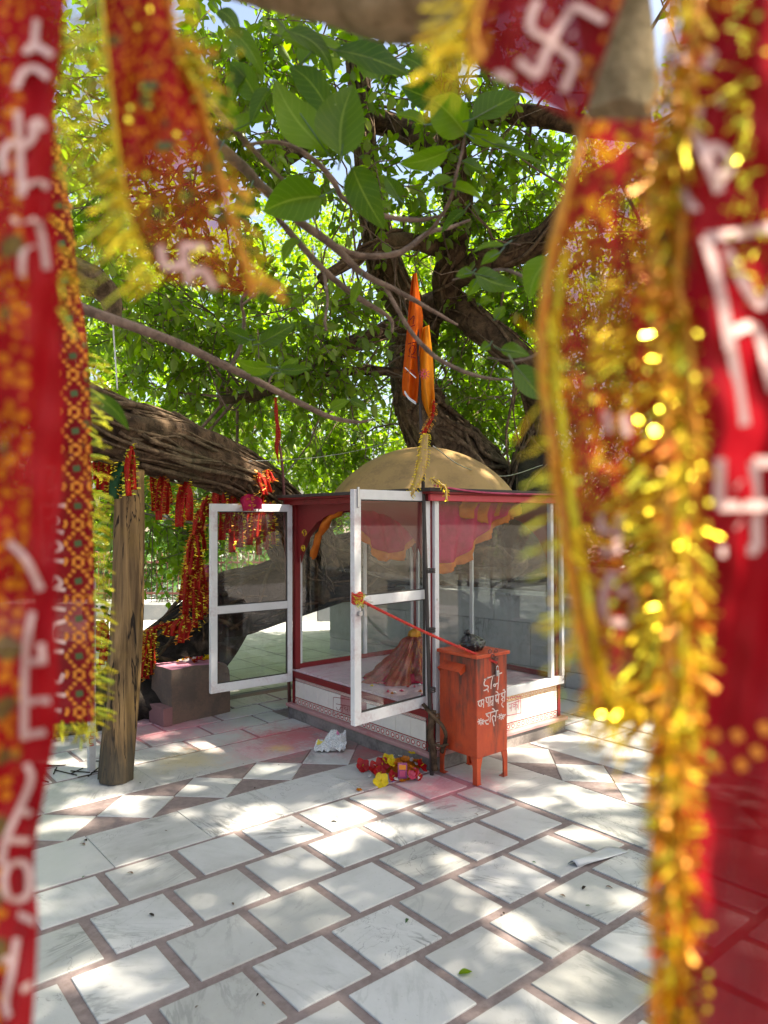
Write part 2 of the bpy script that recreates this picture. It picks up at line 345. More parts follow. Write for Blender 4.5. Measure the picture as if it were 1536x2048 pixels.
M['step'] = paint('step_stone', (.27, .23, .21), .6, (.06, .05, .045), .8, 3., lo=.4, hi=.66)
M['stepside'] = paint('pink_step_edge', (.42, .22, .21), .6, (.3, .05, .06), .7, 4.)
M['iron'] = paint('rusty_iron', (.16, .05, .04), .7, (.06, .03, .02), .5, 12.)
M['steel'] = paint('dull_steel', (.5, .5, .5), .35, (.2, .15, .1), .5, 20., .9)
M['black_wood'] = paint('blackened_wood', (.05, .04, .035), .8, (.02, .015, .012), .6, 8., bump=.6)
M['orange'] = None
def orangebox():
    g = G('orange_box_paint'); v, r = g.objvec(); tc = g.n('ShaderNodeTexCoord').outputs['Object']
    st = g.n('ShaderNodeMapping', Vector=v, Scale=(9., 9., 1.5)).outputs[0]
    n = g.noise(st, 1.4, 7, .62); n2 = g.noise(v, 7., 7, .65); z = g.n('ShaderNodeSeparateXYZ', Vector=tc).outputs[2]
    c = g.mix(g.ramp(n2, .3, .7), (.36, .038, .011), (.5, .066, .016))
    top = g.math('ADD', g.math('MULTIPLY', z, .42), 0.)                   # soot runs down from the lid where incense is burnt
    f = g.ramp(g.math('ADD', n, top), .56, .80); c = g.mix(g.math('MULTIPLY', f, .9), c, (.035, .02, .016))
    c = g.mix(g.math('MULTIPLY', g.ramp(g.noise(v, 11., 8, .72), .52, .7), .6), c, (.17, .05, .03))
    return g.done(g.bsdf(c, g.math('ADD', .32, g.math('MULTIPLY', n2, .3)), g.bump(n2, .15, .003), spec=.45))
M['orange'] = orangebox()
M['whitepaint'] = paint('white_paint', (.66, .56, .52), .6, (.45, .12, .05), .5, 16., lo=.5, hi=.74)
M['redletter'] = paint('red_letter_paint', (.5, .03, .08), .5, amt=.2)
def borderpat(name, ringc, darkc, basec):
    g = G(name); uv = g.n('ShaderNodeTexCoord').outputs['UV']; sp = g.n('ShaderNodeSeparateXYZ', Vector=uv)
    fx = g.math('SUBTRACT', g.math('FRACT', sp.outputs[0]), .5); fy = g.math('SUBTRACT', sp.outputs[1], .5)
    d = g.math('SQRT', g.math('ADD', g.math('MULTIPLY', fx, fx), g.math('MULTIPLY', fy, fy)))
    ring = g.math('MULTIPLY', g.math('SUBTRACT', 1., g.ramp(g.math('ABSOLUTE', g.math('SUBTRACT', d, .26)), .05, .09)), 1.)
    vv = g.n('ShaderNodeMapping', Vector=uv, Scale=(3., 3., 1.)).outputs[0]
    w = g.n('ShaderNodeTexWave', {'wave_type': 'RINGS'}, Vector=vv, Scale=1.1, Distortion=7., Detail=1.).outputs['Fac']
    c = g.mix(g.math('MULTIPLY', g.ramp(w, .55, .7), g.ramp(d, .3, .38)), basec, darkc); c = g.mix(ring, c, ringc)
    e = g.ramp(g.math('ABSOLUTE', fy), .44, .46); c = g.mix(e, c, ringc)
    return g.done(g.bsdf(c, .25, spec=.5))
M['border'] = borderpat('scroll_border', (.4, .06, .06), (.12, .09, .07), (.66, .58, .52))
M['border2'] = borderpat('marigold_border', (.6, .2, .05), (.6, .33, .06), (.7, .62, .5))
M['wood'] = None
def postwood():
    g = G('weathered_post_wood'); v, r = g.objvec(); tc = g.n('ShaderNodeTexCoord').outputs['Object']
    st = g.n('ShaderNodeMapping', Vector=v, Scale=(14., 14., .9)).outputs[0]; z = g.n('ShaderNodeSeparateXYZ', Vector=tc).outputs[2]
    n = g.noise(st, 1.6, 8, .65, .4); n2 = g.noise(v, 3., 5)
    c = g.mix(g.ramp(n, .3, .7), (.06, .036, .018), (.25, .155, .07)); c = g.mix(g.math('MULTIPLY', g.ramp(n2, .45, .65), .35), c, (.2, .12, .03)); cr = g.math('ABSOLUTE', g.math('SUBTRACT', g.noise(g.n('ShaderNodeMapping', Vector=v, Scale=(6., 6., .5)).outputs[0], 1.5, 5, .6, .8), .5)); c = g.mix(g.math('SUBTRACT', 1., g.ramp(cr, .004, .02)), c, (.015, .01, .007))
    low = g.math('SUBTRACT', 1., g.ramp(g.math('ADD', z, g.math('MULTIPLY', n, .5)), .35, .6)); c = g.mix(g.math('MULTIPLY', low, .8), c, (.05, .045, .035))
    return g.done(g.bsdf(c, .85, g.bump(n, .9, .012), spec=.2))
M['wood'] = postwood()
M['block'] = paint('stone_block', (.17, .105, .075), .9, (.07, .055, .045), .8, 4., bump=.7, lo=.38, hi=.66)
M['brick'] = paint('pink_brick', (.22, .1, .1), .9, (.1, .05, .05), .7, 9., bump=.6)
M['blocktop'] = paint('pink_powdered_stone', (.5, .2, .27), .9, (.3, .08, .13), .6, 6., bump=.4)
M['tinsel'] = paint('gold_tinsel', (.78, .58, .03), .28, (.7, .25, .03), .35, 30., .75, .05)
M['tinsel_g'] = paint('green_gold_tinsel', (.62, .6, .04), .22, (.6, .4, .02), .3, 30., .8, .05)
M['sequin'] = paint('gold_sequin', (.75, .68, .06), .12, (.7, .45, .03), .3, 30., .95, .02)
M['tinsel_o'] = paint('orange_gold_braid', (.62, .26, .015), .4, (.5, .08, .01), .5, 60., .35, .1)
M['chunri'] = clothmat('red_chunari', (.4, .008, .014), (.31, .006, .012), .03, .45, (.65, .22, .02), 190., (.45, .9))
M['chunri_wide'] = clothmat('wide_red_chunari', (.4, .008, .014), (.31, .006, .012), .02, .45, (.62, .2, .015), 150., (.1, .62), thr=.34)
M['chunri_edge'] = clothmat('sheer_edge_chunari', (.36, .006, .014), (.27, .004, .01), .045, .45, (.7, .26, .02), 150., (.86, 1.1), vsheer=True)
M['chunri_sheer'] = clothmat('sheer_red_chunari', (.46, .01, .035), (.42, .03, .02), .2, .5, (.74, .38, .02), 210., (-.2, 1.2), thr=.32)
M['chunri_dark'] = clothmat('maroon_chunari', (.25, .005, .012), (.2, .004, .01), .03, .35, (.55, .2, .02), 170., (.72, .95))
M['chunri_dots'] = clothmat('orange_dotted_chunari', (.34, .008, .01), (.28, .006, .012), .3, .4, (.62, .2, .012), 260., (.0, 1.1), thr=.34, vsheer=True)
M['ribbon'] = clothmat('ribbon_red', (.5, .02, .02), (.4, .012, .015), .0, .45, (.66, .16, .02), 170., None, thr=.2)
M['ribbon_pink'] = clothmat('ribbon_pink', (.62, .03, .12), None, .0, .5)
M['ribbon_green'] = clothmat('ribbon_green', (.02, .08, .03), None, .0, .3)
M['flag'] = clothmat('orange_flag_cloth', (.75, .16, .015), (.68, .12, .01), .0, .45)
M['flag2'] = clothmat('saffron_flag_cloth', (.78, .3, .02), (.72, .24, .015), .0, .45)
M['goldcloth'] = clothmat('gold_cloth', (.55, .33, .03), (.42, .22, .02), .0, .3, gloss=.12)
M['idolcloth'] = clothmat('brown_red_brocade', (.3, .03, .02), (.13, .012, .01), .0, .2, (.45, .2, .06), 160., None, .05, thr=.2)
M['maroon_cloth'] = clothmat('maroon_canopy_cloth', (.6, .015, .08), (.48, .012, .06), .0, .55)
M['pink_canopy'] = clothmat('pink_red_canopy_cloth', (.75, .03, .16), (.62, .02, .11), .0, .6)
M['orange_fringe'] = clothmat('orange_fringe_cloth', (.65, .2, .03), (.55, .13, .02), .0, .35)
M['rope'] = paint('red_thread', (.5, .02, .02), .8, (.5, .25, .08), .5, 80., bump=.6)
M['printwhite'] = paint('cream_print', (.58, .4, .36), .8, (.65, .4, .35), .3, 40., bump=.02)
M['printorange'] = paint('orange_print', (.68, .24, .02), .8, (.5, .1, .01), .3, 60., bump=.02)
M['printgreen'] = paint('green_print', (.06, .1, .03), .8, amt=.2, bump=.02)
M['blackbag'] = paint('black_polythene', (.012, .012, .013), .28, (.02, .02, .02), .2, 20., spec=.6)
M['paper'] = None
def newsprint():
    g = G('newsprint'); uv = g.n('ShaderNodeTexCoord').outputs['UV']; sp = g.n('ShaderNodeSeparateXYZ', Vector=uv)
    ln = g.ramp(g.math('FRACT', g.math('MULTIPLY', sp.outputs[1], 34.)), .45, .6); nz = g.ramp(g.noise(uv, 60., 3), .42, .55); cl = g.ramp(g.math('FRACT', g.math('MULTIPLY', sp.outputs[0], 5.)), .1, .14)
    c = g.mix(g.math('MULTIPLY', g.math('MULTIPLY', ln, nz), g.math('MULTIPLY', cl, .7)), (.56, .56, .55), (.12, .12, .13))
    def blk(x, y, w, col, c):
        f = g.math('MULTIPLY', g.math('LESS_THAN', g.math('ABSOLUTE', g.math('SUBTRACT', sp.outputs[0], x)), w), g.math('LESS_THAN', g.math('ABSOLUTE', g.math('SUBTRACT', sp.outputs[1], y)), w)); return g.mix(f, c, col)
    c = blk(.78, .8, .09, (.6, .2, .35), c); c = blk(.15, .75, .1, (.6, .5, .1), c)
    return g.done(g.bsdf(c, .85, spec=.2))
M['paper'] = newsprint()
M['plastic'] = paint('white_plastic', (.42, .43, .44), .35, (.5, .5, .5), .2, 8., bump=.1)
def petal(name, c, c2=None): return clothmat(name, c, c2, .0, .4, gloss=.02)
PET = {'red': petal('red_petal', (.42, .008, .012), (.3, .004, .012)), 'yellow': petal('yellow_petal', (.75, .55, .02)), 'orange': petal('orange_petal', (.65, .2, .02)), 'white': petal('white_petal', (.75, .7, .68)),
       'pink': petal('pink_petal', (.65, .08, .15)), 'lilac': petal('lilac_petal', (.4, .25, .6))}
M['stripew'] = paint('white_kerb_paint', (.68, .68, .67), .6, (.3, .28, .25), .5, 3.); M['stripeg'] = paint('grey_kerb_paint', (.16, .17, .18), .6, (.3, .28, .25), .4, 3.)
M['pinkcloth'] = clothmat('pink_cloth', (.68, .13, .24), None, .0, .4)
M['greypost'] = paint('grey_painted_post', (.5, .49, .47), .6, (.2, .17, .15), .6, 10.)

# ---------------------------------------------------------------- ground and paving
g0 = MB().add([(-150, -150, -.03), (150, -150, -.03), (150, 150, -.03), (-150, 150, -.03)], [(0, 1, 2, 3)]).build('ground', M['soil']); tag(g0, kind='structure')
fl = MB().add([(-7, -6, -.006), (9, -6, -.006), (9, 5.62, -.006), (-7, 5.62, -.006)], [(0, 1, 2, 3)]).build('pavement', M['maroon']); tag(fl, kind='structure')
fb = MB().add([(-9, 5.62, -.006), (16, 5.62, -.006), (16, 16.5, -.006), (-9, 16.5, -.006)], [(0, 1, 2, 3)]).build('rear_pavement', M['grout']); tag(fb, kind='structure')
SLABS = {}
def slab(poly, mat='marble', name='marble_slab', top=0.):
    """one paving slab as a thin prism with a hair of bevel; alike slabs share a mesh"""
    P = np.array(poly, float); c = P.mean(0); key = (mat, tuple(np.round((P-c).ravel(), 3)))
    tz = random.uniform(-.0006, .0006)+top
    if key not in SLABS:
        b = MB().prism([tuple(q) for q in (P-c)], (0, 0, 0), (1, 0, 0), (0, 1, 0), (0, 0, 1), -.012, 0.)
        me = mesh_np(name, b.v, b.f, M[mat]); SLABS[key] = me
    o = bpy.data.objects.new(name, SLABS[key]); link(o, fl, (float(c[0])+random.gauss(0, .0012), float(c[1])+random.gauss(0, .0012), tz)); o.rotation_euler.z = random.gauss(0, .0022); bevel(o, .0016, 1); return o
def rect(x0, x1, y0, y1, gap=0.): return [(x0+gap, y0+gap), (x1-gap, y0+gap), (x1-gap, y1-gap), (x0+gap, y1-gap)]
def rect_clip(x0, x1, y0, y1, cx0, cx1, cy0, cy1):
    return max(x0, cx0), min(x1, cx1), max(y0, cy0), min(y1, cy1)
PITCHT, TS = .3255, .284
rest = MB()
for r in range(-3, 9):                             # near field: square marble tiles in running bond with maroon stone joints
    y1 = 3.150-r*PITCHT; y0 = y1-TS; off = .074 if (r % 2 == 0) else .238
    if r < 0: continue
    for c in range(-6, 10):
        x0 = off+c*PITCHT; x1 = x0+TS; a = rect_clip(x0, x1, y0, y1, -9, 2.992, -9, 9)
        if a[1]-a[0] < .04: continue
        if r > 7 or c < -3: continue
        slab(rect(*a))
def band(x0, x1, y0, y1, step, start, axis):
    s = start
    while s < (x1 if axis == 0 else y1):
        e = s+step
        a = (max(s, x0), min(e, x1), y0, y1) if axis == 0 else (x0, x1, max(s, y0), min(e, y1))
        if a[1]-a[0] > .03 and a[3]-a[2] > .03: slab(rect(*a, .0012))
        s = e
def diamonds(x0, x1, y0, y1, axis, c0, per):
    """white squares on their corners between maroon triangles"""
    h = (y1-y0)/2 if axis == 0 else (x1-x0)/2; L0, L1 = (x0, x1) if axis == 0 else (y0, y1); q = per/2-.0015; hh = h-.0012
    m = (y0+y1)/2 if axis == 0 else (x0+x1)/2
    def pt(a, b): return (a, m+b) if axis == 0 else (m+b, a)
    k = c0-per*12
    while k < L1+per:
        for s, mt, nm in ((0, 'marble', 'diamond_slab'), (1, 'maroon', 'maroon_slab'), (-1, 'maroon', 'maroon_slab')):
            P = [pt(k-q, 0), pt(k, -hh), pt(k+q, 0), pt(k, hh)] if s == 0 else [pt(k+.006, s*hh), pt(k+per/2, s*.006), pt(k+per-.006, s*hh)]
            P = [p for p in P]
            cen = k if s == 0 else k+per/2
            if cen-per/2 > L0-.25 and cen+per/2 < L1+.25: 
                ar = sum(P[i][0]*P[(i+1) % len(P)][1]-P[(i+1) % len(P)][0]*P[i][1] for i in range(len(P)))
                slab(P if ar > 0 else P[::-1], mt, nm)
        k += per
band(-.9, 3.0, 3.176, 3.578, .4575, 1.102-4*.4575-.0, 0)
diamonds(-.5, 2.93, 3.581, 3.979, 0, 2.25, .4125)
band(-.9, 2.95, 3.982, 4.405, .62, 1.02-3*.62, 0)
band(3.022, 3.44, -.2, 3.145, .445, 2.258-.445*6, 1)
diamonds(3.443, 3.847, .2, 3.14, 1, 2.572, .4125)
band(3.85, 4.28, 0., 3.145, .52, .3-.52, 1)
for r in range(4):                                 # strips with maroon joints on the far side
    y0 = 4.432+r*.272; y1 = y0+.247
    for c in range(-5, 14):
        x0 = (.1 if r % 2 else -.13)+c*.445; x1 = x0+.42
        if y1 > 5.6: y1 = 5.6
        if x1 < -1.4 or x0 > 4.6 or (x1 > 2.97 and y0 < 4.75): 
            if not (x0 < 2.9 and x1 > 2.97): continue
        slab(rect(x0, x1 if not (x1 > 2.97 and y0 < 4.75) else 2.94, y0, y1))
for r in range(9):                                 # right of the shrine
    for c in range(4):
        x0 = 4.31+c*.36+(.0 if r % 2 else -.0); y0 = 1.1+r*.36+(.16 if c % 2 else 0)
        if c == 3 and x0 > 5.5: continue
        slab(rect(x0, x0+.335, y0, y0+.335))
fs = MB()                                          # far paving, thin grey joints
for i in range(-14, 32):
    for j in range(23):
        x0, y0 = i*.46+.1, 5.65+j*.46; q = random.uniform(-.0008, .0008)
        fs.add([(x0, y0, q), (x0+.448, y0, q), (x0+.448, y0+.448, q), (x0, y0+.448, q)], [(0, 1, 2, 3)])
o = fs.build('far_marble_slab', M['marble_far'], fb); tag(o, kind='stuff')

# ---------------------------------------------------------------- the glass shrine
SX0, SX1, SY0, SY1 = 2.95, 4.29, 3.15, 4.77        # step
BX0, BX1, BY0, BY1 = 2.99, 4.25, 3.19, 4.73        # body
Z_, X_, Y_ = np.array([0, 0, 1.]), np.array([1., 0, 0]), np.array([0, 1., 0])
shrine = thing('shrine', ((SX0+SX1)/2, (SY0+SY1)/2, 0), 'glass-walled red shrine with tan dome, open white doors and tiled base', 'shrine')
MB().box((SX0+.015, SY0+.015, -.01), (SX1-.015, SY1-.015, .078)).build('plinth', M['step'], shrine, bev=.004)
MB().box((SX0, SY0, .078), (SX1, SY1, .103)).build('step_slab', M['stepside'], shrine, bev=.005)
MB().box((BX0+.006, BY0+.006, .103), (BX1-.006, BY1-.006, .335)).build('tiled_base', M['red'], shrine)
# wall tiles: each one its own piece
def facetiles(axis, w, zs):
    """axis 'x': face at x=BX0 running along y; 'y': face at y=BY0 running along x"""
    L0, L1 = (BY0+.03, BY1-.03) if axis == 'x' else (BX0+.03, BX1-.03)
    n = round((L1-L0)/w); w = (L1-L0)/n
    def place(a, b, z0, z1, mat, nm, d):
        m = MB().box((BX0-d, a, z0), (BX0+.005, b, z1)) if axis == 'x' else MB().box((a, BY0-d, z0), (b, BY0+.005, z1))
        o = m.build(nm, M[mat], shrine, bev=.0012, seg=1)
        if mat.startswith('border'):
            uv = o.data.uv_layers[0]; co = np.empty(len(o.data.loops), int); o.data.loops.foreach_get('vertex_index', co)
            V = np.array([v.co for v in o.data.vertices]); k = 1 if axis == 'x' else 0; s = (V[:, k]-V[:, k].min()); t = (V[:, 2]-V[:, 2].min()); t = t/t.max()
            uv.data.foreach_set('uv', np.stack([s/(z1-z0), t], 1)[co].astype(np.float32).ravel())
        return o
    for i in range(n):
        a, b = L0+i*w+.001, L0+(i+1)*w-.001
        place(a, b, zs[0], zs[1], 'border', 'border_tile', .003)
        dark = axis == 'x' and i in (n-5, n-6)
        place(a, b, zs[1]+.003, zs[2], 'stepside' if dark else 'tile', 'wall_tile', .003)
        place(a, b, zs[2]+.003, zs[3], 'border2' if axis == 'y' else 'border', 'border_tile', .003)
facetiles('x', .148, (.104, .155, .276, .302)); facetiles('y', .15, (.104, .15, .29, .334))
MB().box((BX0-.012, BY0+.02, .304), (BX0+.05, BY1-.02, .348)).build('door_sill', M['red'], shrine, bev=.003)
MB().box((BX0-.004, BY0, .349), (BX1, BY1, .364)).build('platform_slab', M['platform'], shrine, bev=.003)
def bar(a, b, name, mat, parent, bev=.002): return MB().box(a, b).build(name, M[mat], parent, bev=bev)
pw = .042
for (x, y) in ((BX0, BY0), (BX0, BY1-pw), (BX1-pw, BY0), (BX1-pw, BY1-pw)):
    bar((x-.003, y-.003, .104), (x+pw, y+pw, 1.665), 'corner_post', 'red', shrine)
# right-hand glass side (faces -y): white aluminium frame and pane
wy0, wy1 = BY0-.022, BY0+.006
side = bar((BX0+.015, wy0-.004, .336), (BX1+.012, wy1, .392), 'window_frame', 'alu', shrine)
for (a, b) in ((BX0+.012, BX0+.046), (BX1-.135, BX1-.103), (BX1-.014, BX1+.014)):
    bar((a, wy0-.007, .392), (b, wy1-.002, 1.64), 'mullion', 'alu', side)
bar((BX0+.046, wy0, 1.618), (BX1-.014, wy1, 1.64), 'top_rail', 'alu', side)
bar((BX0+.046, BY0-.012, .392), (BX1-.014, BY0-.008, 1.618), 'pane', 'glass', side, 0)
for (xx, zz) in ((BX0+.029, 1.60), (BX0+.029, 1.02), (BX1, .37), (BX1-.119, 1.58)):
    MB().tube([(xx, wy0-.006, zz), (xx, wy0-.011, zz)], .006, 8).build('screw', M['steel'], side)
# rear glass sides
for k, (a, b) in enumerate((((BX0+.04, BY1-.03), (BX1-.04, BY1-.008)), ((BX1-.03, BY0+.04), (BX1-.008, BY1-.04)))):
    fr = bar((a[0], a[1], .365), (b[0], b[1], .40), 'window_frame', 'red', shrine)
    bar((a[0], a[1], 1.60), (b[0], b[1], 1.64), 'top_rail', 'alu', fr)
    for t in (.0, .55, 1.):
        if k == 0: x = a[0]+(b[0]-a[0]-.03)*t; bar((x, a[1]+.001, .40), (x+.03, b[1]-.001, 1.60), 'mullion', 'alu', fr)
        else: y = a[1]+(b[1]-a[1]-.03)*t; bar((a[0]+.001, y, .40), (b[0]-.001, y+.03, 1.60), 'mullion', 'alu', fr)
    c = ((a[0]+b[0])/2, (a[1]+b[1])/2)
    if k == 0: bar((a[0]+.03, c[1]-.002, .402), (b[0]-.03, c[1]+.002, 1.598), 'pane', 'glass', fr, 0)
    else: bar((c[0]-.002, a[1]+.03, .402), (c[0]+.002, b[1]-.03, 1.598), 'pane', 'glass', fr, 0)
def arch(o, ex, L, name, zlo=1.16, zhi=1.655, rise=.40, side_w=.02):
    """painted sheet with an arched opening, built from strips following the curve"""
    m = MB(); n = 28; ez = Z_; ey = np.cross(ez, ex)
    for i in range(n):
        q = []
        for s in (i/n, (i+1)/n):
            u = 2*s-1; zz = zlo+rise*max(0., 1-abs(u/(1-2*side_w))**2.3)**.5 if abs(u) < 1-2*side_w else zlo-.0
            zz += .012*abs(math.sin(5.5*math.pi*u)); q.append((s*L, zz))
        m.prism([(q[0][0], q[0][1]), (q[1][0], q[1][1]), (q[1][0], zhi), (q[0][0], zhi)], o, ex, ez, ey, -.004, .004)
    return m.build(name, M['red'], shrine)
arch((BX0+.02, BY0+.045, 0), Y_, BY1-BY0-.09, 'arch_panel')
arch((BX1-.05, BY0+.045, 0), Y_, BY1-BY0-.09, 'arch_panel'); arch((BX0+.045, BY1-.05, 0), X_, BX1-BX0-.09, 'arch_panel')
# painted gold scroll on the arch
m = MB()
for cy, cz, r0, tr in ((4.60, 1.285, .028, 1.6), (4.585, 1.40, .03, 1.3)):
    P = [(BX0+.013, cy+math.cos(a)*r0*(1-a/14), cz+math.sin(a)*r0*(1-a/14)) for a in np.linspace(0, tr*2*math.pi, 26)]; m.tube(P, .0028, 5)
m.build('gold_scroll', M['tinsel'], shrine)
# roof
MB().box((BX0-.075, BY0-.085, 1.655), (BX1+.09, BY1+.09, 1.668)).build('ceiling_board', M['red'], shrine)
MB().box((BX0-.085, BY0-.095, 1.6685), (BX1+.10, BY1+.10, 1.690)).build('roof_slab', M['black_wood'], shrine, bev=.003)
MB().box((BX0-.05, BY0-.055, 1.612), (BX1+.07, BY0-.035, 1.6548)).build('fascia', M['redlit'], shrine, bev=.003)  # same paint as the next fascia, colour brightened for its lit side
MB().box((BX0-.045, BY0-.03, 1.612), (BX0-.03, BY1+.05, 1.6548)).build('fascia', M['red'], shrine, bev=.003)  # same paint, shaded side given the darker red
DC = ((BX0+BX1)/2+.0, (BY0+BY1)/2-.02, 1.690)
Rd, Hd = .66, .345; Rs = (Rd*Rd+Hd*Hd)/(2*Hd)
prof = [(Rd+.012, 0.)]+[(Rs*math.sin(a), Rs*math.cos(a)-(Rs-Hd)) for a in np.linspace(math.asin(Rd/Rs) if Hd < Rs else 1.57, .02, 22)]
MB().lathe(prof, DC, 64, fn=lambda a, t: 1+.012*math.cos(8*a)).build('dome', M['dome'], shrine, smooth=True)
# open door leaves
def door(hinge, free, z0, z1, mid, latch):
    h, f = np.array([*hinge, 0.]), np.array([*free, 0.]); L = np.linalg.norm(f-h); ex = (f-h)/L; ey = np.cross(Z_, ex); sw = .05; t = .016
    m = MB()
    m.obox(h, ex, ey, Z_, (0, -t, z0), (sw*.8, t, z1)).obox(h, ex, ey, Z_, (L-sw, -t-.001, z0), (L, t+.001, z1))
    for a, b in ((z0, z0+.062), (mid-.028, mid+.028), (z1-.055, z1)): m.obox(h, ex, ey, Z_, (sw*.8, -t+.002, a), (L-sw, t-.002, b))
    d = m.build('door', M['alu'], shrine, bev=.0025)
    for a, b in ((z0+.062, mid-.028), (mid+.028, z1-.055)):
        MB().obox(h, ex, ey, Z_, (sw*.8, -.002, a), (L-sw, .002, b)).build('pane', M['glass_door'], d)
        q = MB()
        for (p, r) in (((sw*.8, -.008, a), (sw*.8+.006, .008, b)), ((L-sw-.006, -.008, a), (L-sw, .008, b)), ((sw*.8+.006, -.008, a), (L-sw-.006, .008, a+.006)), ((sw*.8+.006, -.008, b-.006), (L-sw-.006, .008, b))):
            q.obox(h, ex, ey, Z_, p, r)
        q.build('glazing_bead', M['black_wood'], d)
    for zz in (z0+.2, z1-.25): MB().obox(h, ex, ey, Z_, (-.012, -t-.006, zz), (.012, -t+.001, zz+.09)).build('hinge', M['steel'], d, bev=.002)
    if latch:
        s = 1 if ey @ (CAM-h) > 0 else -1
        lt = MB()
        for (x0, za, zb, w) in ((L-.045, mid-.02, mid+.005, .028), (L+.0-.105, mid-.018, mid+.006, .035)): lt.obox(h, ex, ey, Z_, (x0, s*(t+.002), za), (x0+w, s*(t+.022), zb))
        lt.obox(h, ex, ey, Z_, (L-.13, s*(t+.004), mid-.012), (L-.01, s*(t+.014), mid-.002))
        lt.obox(h, ex, ey, Z_, (L-.085, s*(t+.006), mid-.085), (L-.062, s*(t+.012), mid-.012)).obox(h, ex, ey, Z_, (L-.045, s*(t+.002), mid-.075), (L-.02, s*(t+.02), mid-.05))
        lt.build('latch', M['steel'], d, bev=.003)
        MB().obox(h, ex, ey, Z_, (L-.03, s*(t+.001), z1-.1), (L-.018, s*(t+.012), z1+.012)).build('tower_bolt', M['steel'], d, bev=.002)
    return d
doorL = door((2.968, 4.712), (2.31, 4.74), .275, 1.618, .86, False)
doorR = door((2.985, 3.20), (2.365, 3.14), .385, 1.667, 1.055, True)
# canopy cloth with orange fringe inside, and the bundled idol
def swag(name, a, b, drop, top, lean, label, parent=None, prof=None, mat='maroon_cloth'):
    a, b = np.array(a), np.array(b); nu, nv = 34, 12; V = np.zeros((nv, nu, 3)); Fr = np.zeros((5, nu, 3)); nn = np.cross(b-a, Z_); nn /= np.linalg.norm(nn)
    for j in range(nu):
        s = j/(nu-1); e = a*(1-s)+b*s; sag = drop*(prof(s) if prof else (1-abs(2*s-1)**2.2)**.9)
        for i in range(nv):
            t = i/(nv-1); V[i, j] = e-Z_*(top+sag*t)+nn*(.018*math.sin(9*s*math.pi+4*t)*(.4+t)+lean*t)
        for i in range(5):
            t = i/4; V0 = V[-1, j]; Fr[i, j] = V0-Z_*(.055*t*(1+.25*math.sin(23*s)))+nn*(.012*math.sin(40*s*math.pi)*t)
    o = MB().grid(V).build(name, M[mat], parent, True, solid=.002)
    MB().grid(Fr).build('fringe', M['orange_fringe'], o, True, solid=.003)
    return tag(o, label, 'canopy cloth')
swag('canopy_cloth', (3.09, 3.30, 1.62), (3.09, 4.08, 1.60), .31, .02, .0, 'maroon cloth swag with orange fringe behind the latched glass door')
swag('canopy_cloth', (3.08, 3.27, 1.62), (3.84, 3.27, 1.62), .44, .01, .05, 'pinkish red cloth swag with orange fringe behind the large side pane', None, lambda s: (1-s)**.8*(.85+.15*math.sin(6*s)), 'pink_canopy')
swag('canopy_cloth', (3.30, 3.25, 1.635), (3.92, 3.30, 1.635), .1, .0, .02, 'short orange-trimmed valance high behind the large side pane', None, lambda s: .5+.5*math.sin(3.1*s), 'orange_fringe')
m = MB(); P = []
V = np.zeros((16, 12, 3))
for i in range(16):
    t = i/15; c = np.array([3.035, 4.53, 1.22])*(1-t)+np.array([3.04, 4.13, 1.60])*t+np.array([0, .03, .06])*math.sin(math.pi*t)
    for j in range(12):
        a = 2*math.pi*j/11; r = .016+.02*abs(math.sin(3.1*t*math.pi))+.007*math.sin(5*a+9*t)+.006*math.sin(3*a-17*t)+.004*math.sin(31*t)
        V[i, j] = c+np.array([.7*math.cos(a), .5*math.sin(a), .9*math.sin(a)])*r
o = m.grid(V).build('orange_drape', M['orange_fringe'], None, True); tag(o, 'gathered orange cloth knotted along the red arch', 'drape')
ib = onz(808, 1356, .365); ih = .30; ix, iy = ib[0], ib[1]
idol = thing('draped_idol', (ix, iy, .365), 'idol bundled in brown-red brocade cloth on the pink platform', 'idol')
def idolr(a, t): return 1+.10*math.sin(7*a+2*t)+.09*math.sin(13*a+5*t+2*math.sin(a))+.05*math.sin(29*a-6*t)+.05*math.sin(5*a+14*t)+.22*math.cos(a-2.4)*(1-t)
m = MB(); seg = 110; V = np.zeros((22, seg+1, 3))
for i in range(22):
    t = i/21; r = (.165*(1-t)**.62+.03+.012*math.sin(7*t)); cx = ix+.075*t; cy = iy-.03*t
    for j in range(seg+1):
        a = 2*math.pi*j/seg; rr = r*(idolr(a, t)*(1+.09*vnoise(np.array([math.cos(a), math.sin(a), 2.2*t]), 12, 3.2)) if t < .97 else .8)*(1+.25*max(0, .18-t)/.18); V[i, j] = (cx+rr*math.cos(a), cy+rr*math.sin(a), .366+ih*t-.01*max(0, .1-t))
m.grid(V).build('robe', M['idolcloth'], idol, True)
sh_ = MB()                                         # shaggy gold and red threads hanging over the robe
for k in range(260):
    a = random.uniform(0, 6.28); t = random.uniform(.05, .95); q = V[int(t*21), int(a/6.283*seg)]; w_ = np.array([q[0]-(ix+.075*t), q[1]-(iy-.03*t), 0]); w_ /= np.linalg.norm(w_)+1e-6
    l = random.uniform(.02, .05); sh_.strand([q+w_*.002, q+w_*(.006+.1*l)-Z_*l*.5, q+w_*(.004+.25*l)-Z_*l], .0022, w_)
tag(sh_.build('thread_fringe', M['tinsel_o'], idol), kind='stuff')
MB().lathe([(.034, -.02), (.045, .0), (.036, .03), (.012, .05), (.002, .052)], (ix+.075, iy-.03, .366+ih), 18, fn=lambda a, t: 1+.15*math.sin(6*a)).build('knot', M['tinsel_o'], idol, True)
m = MB()
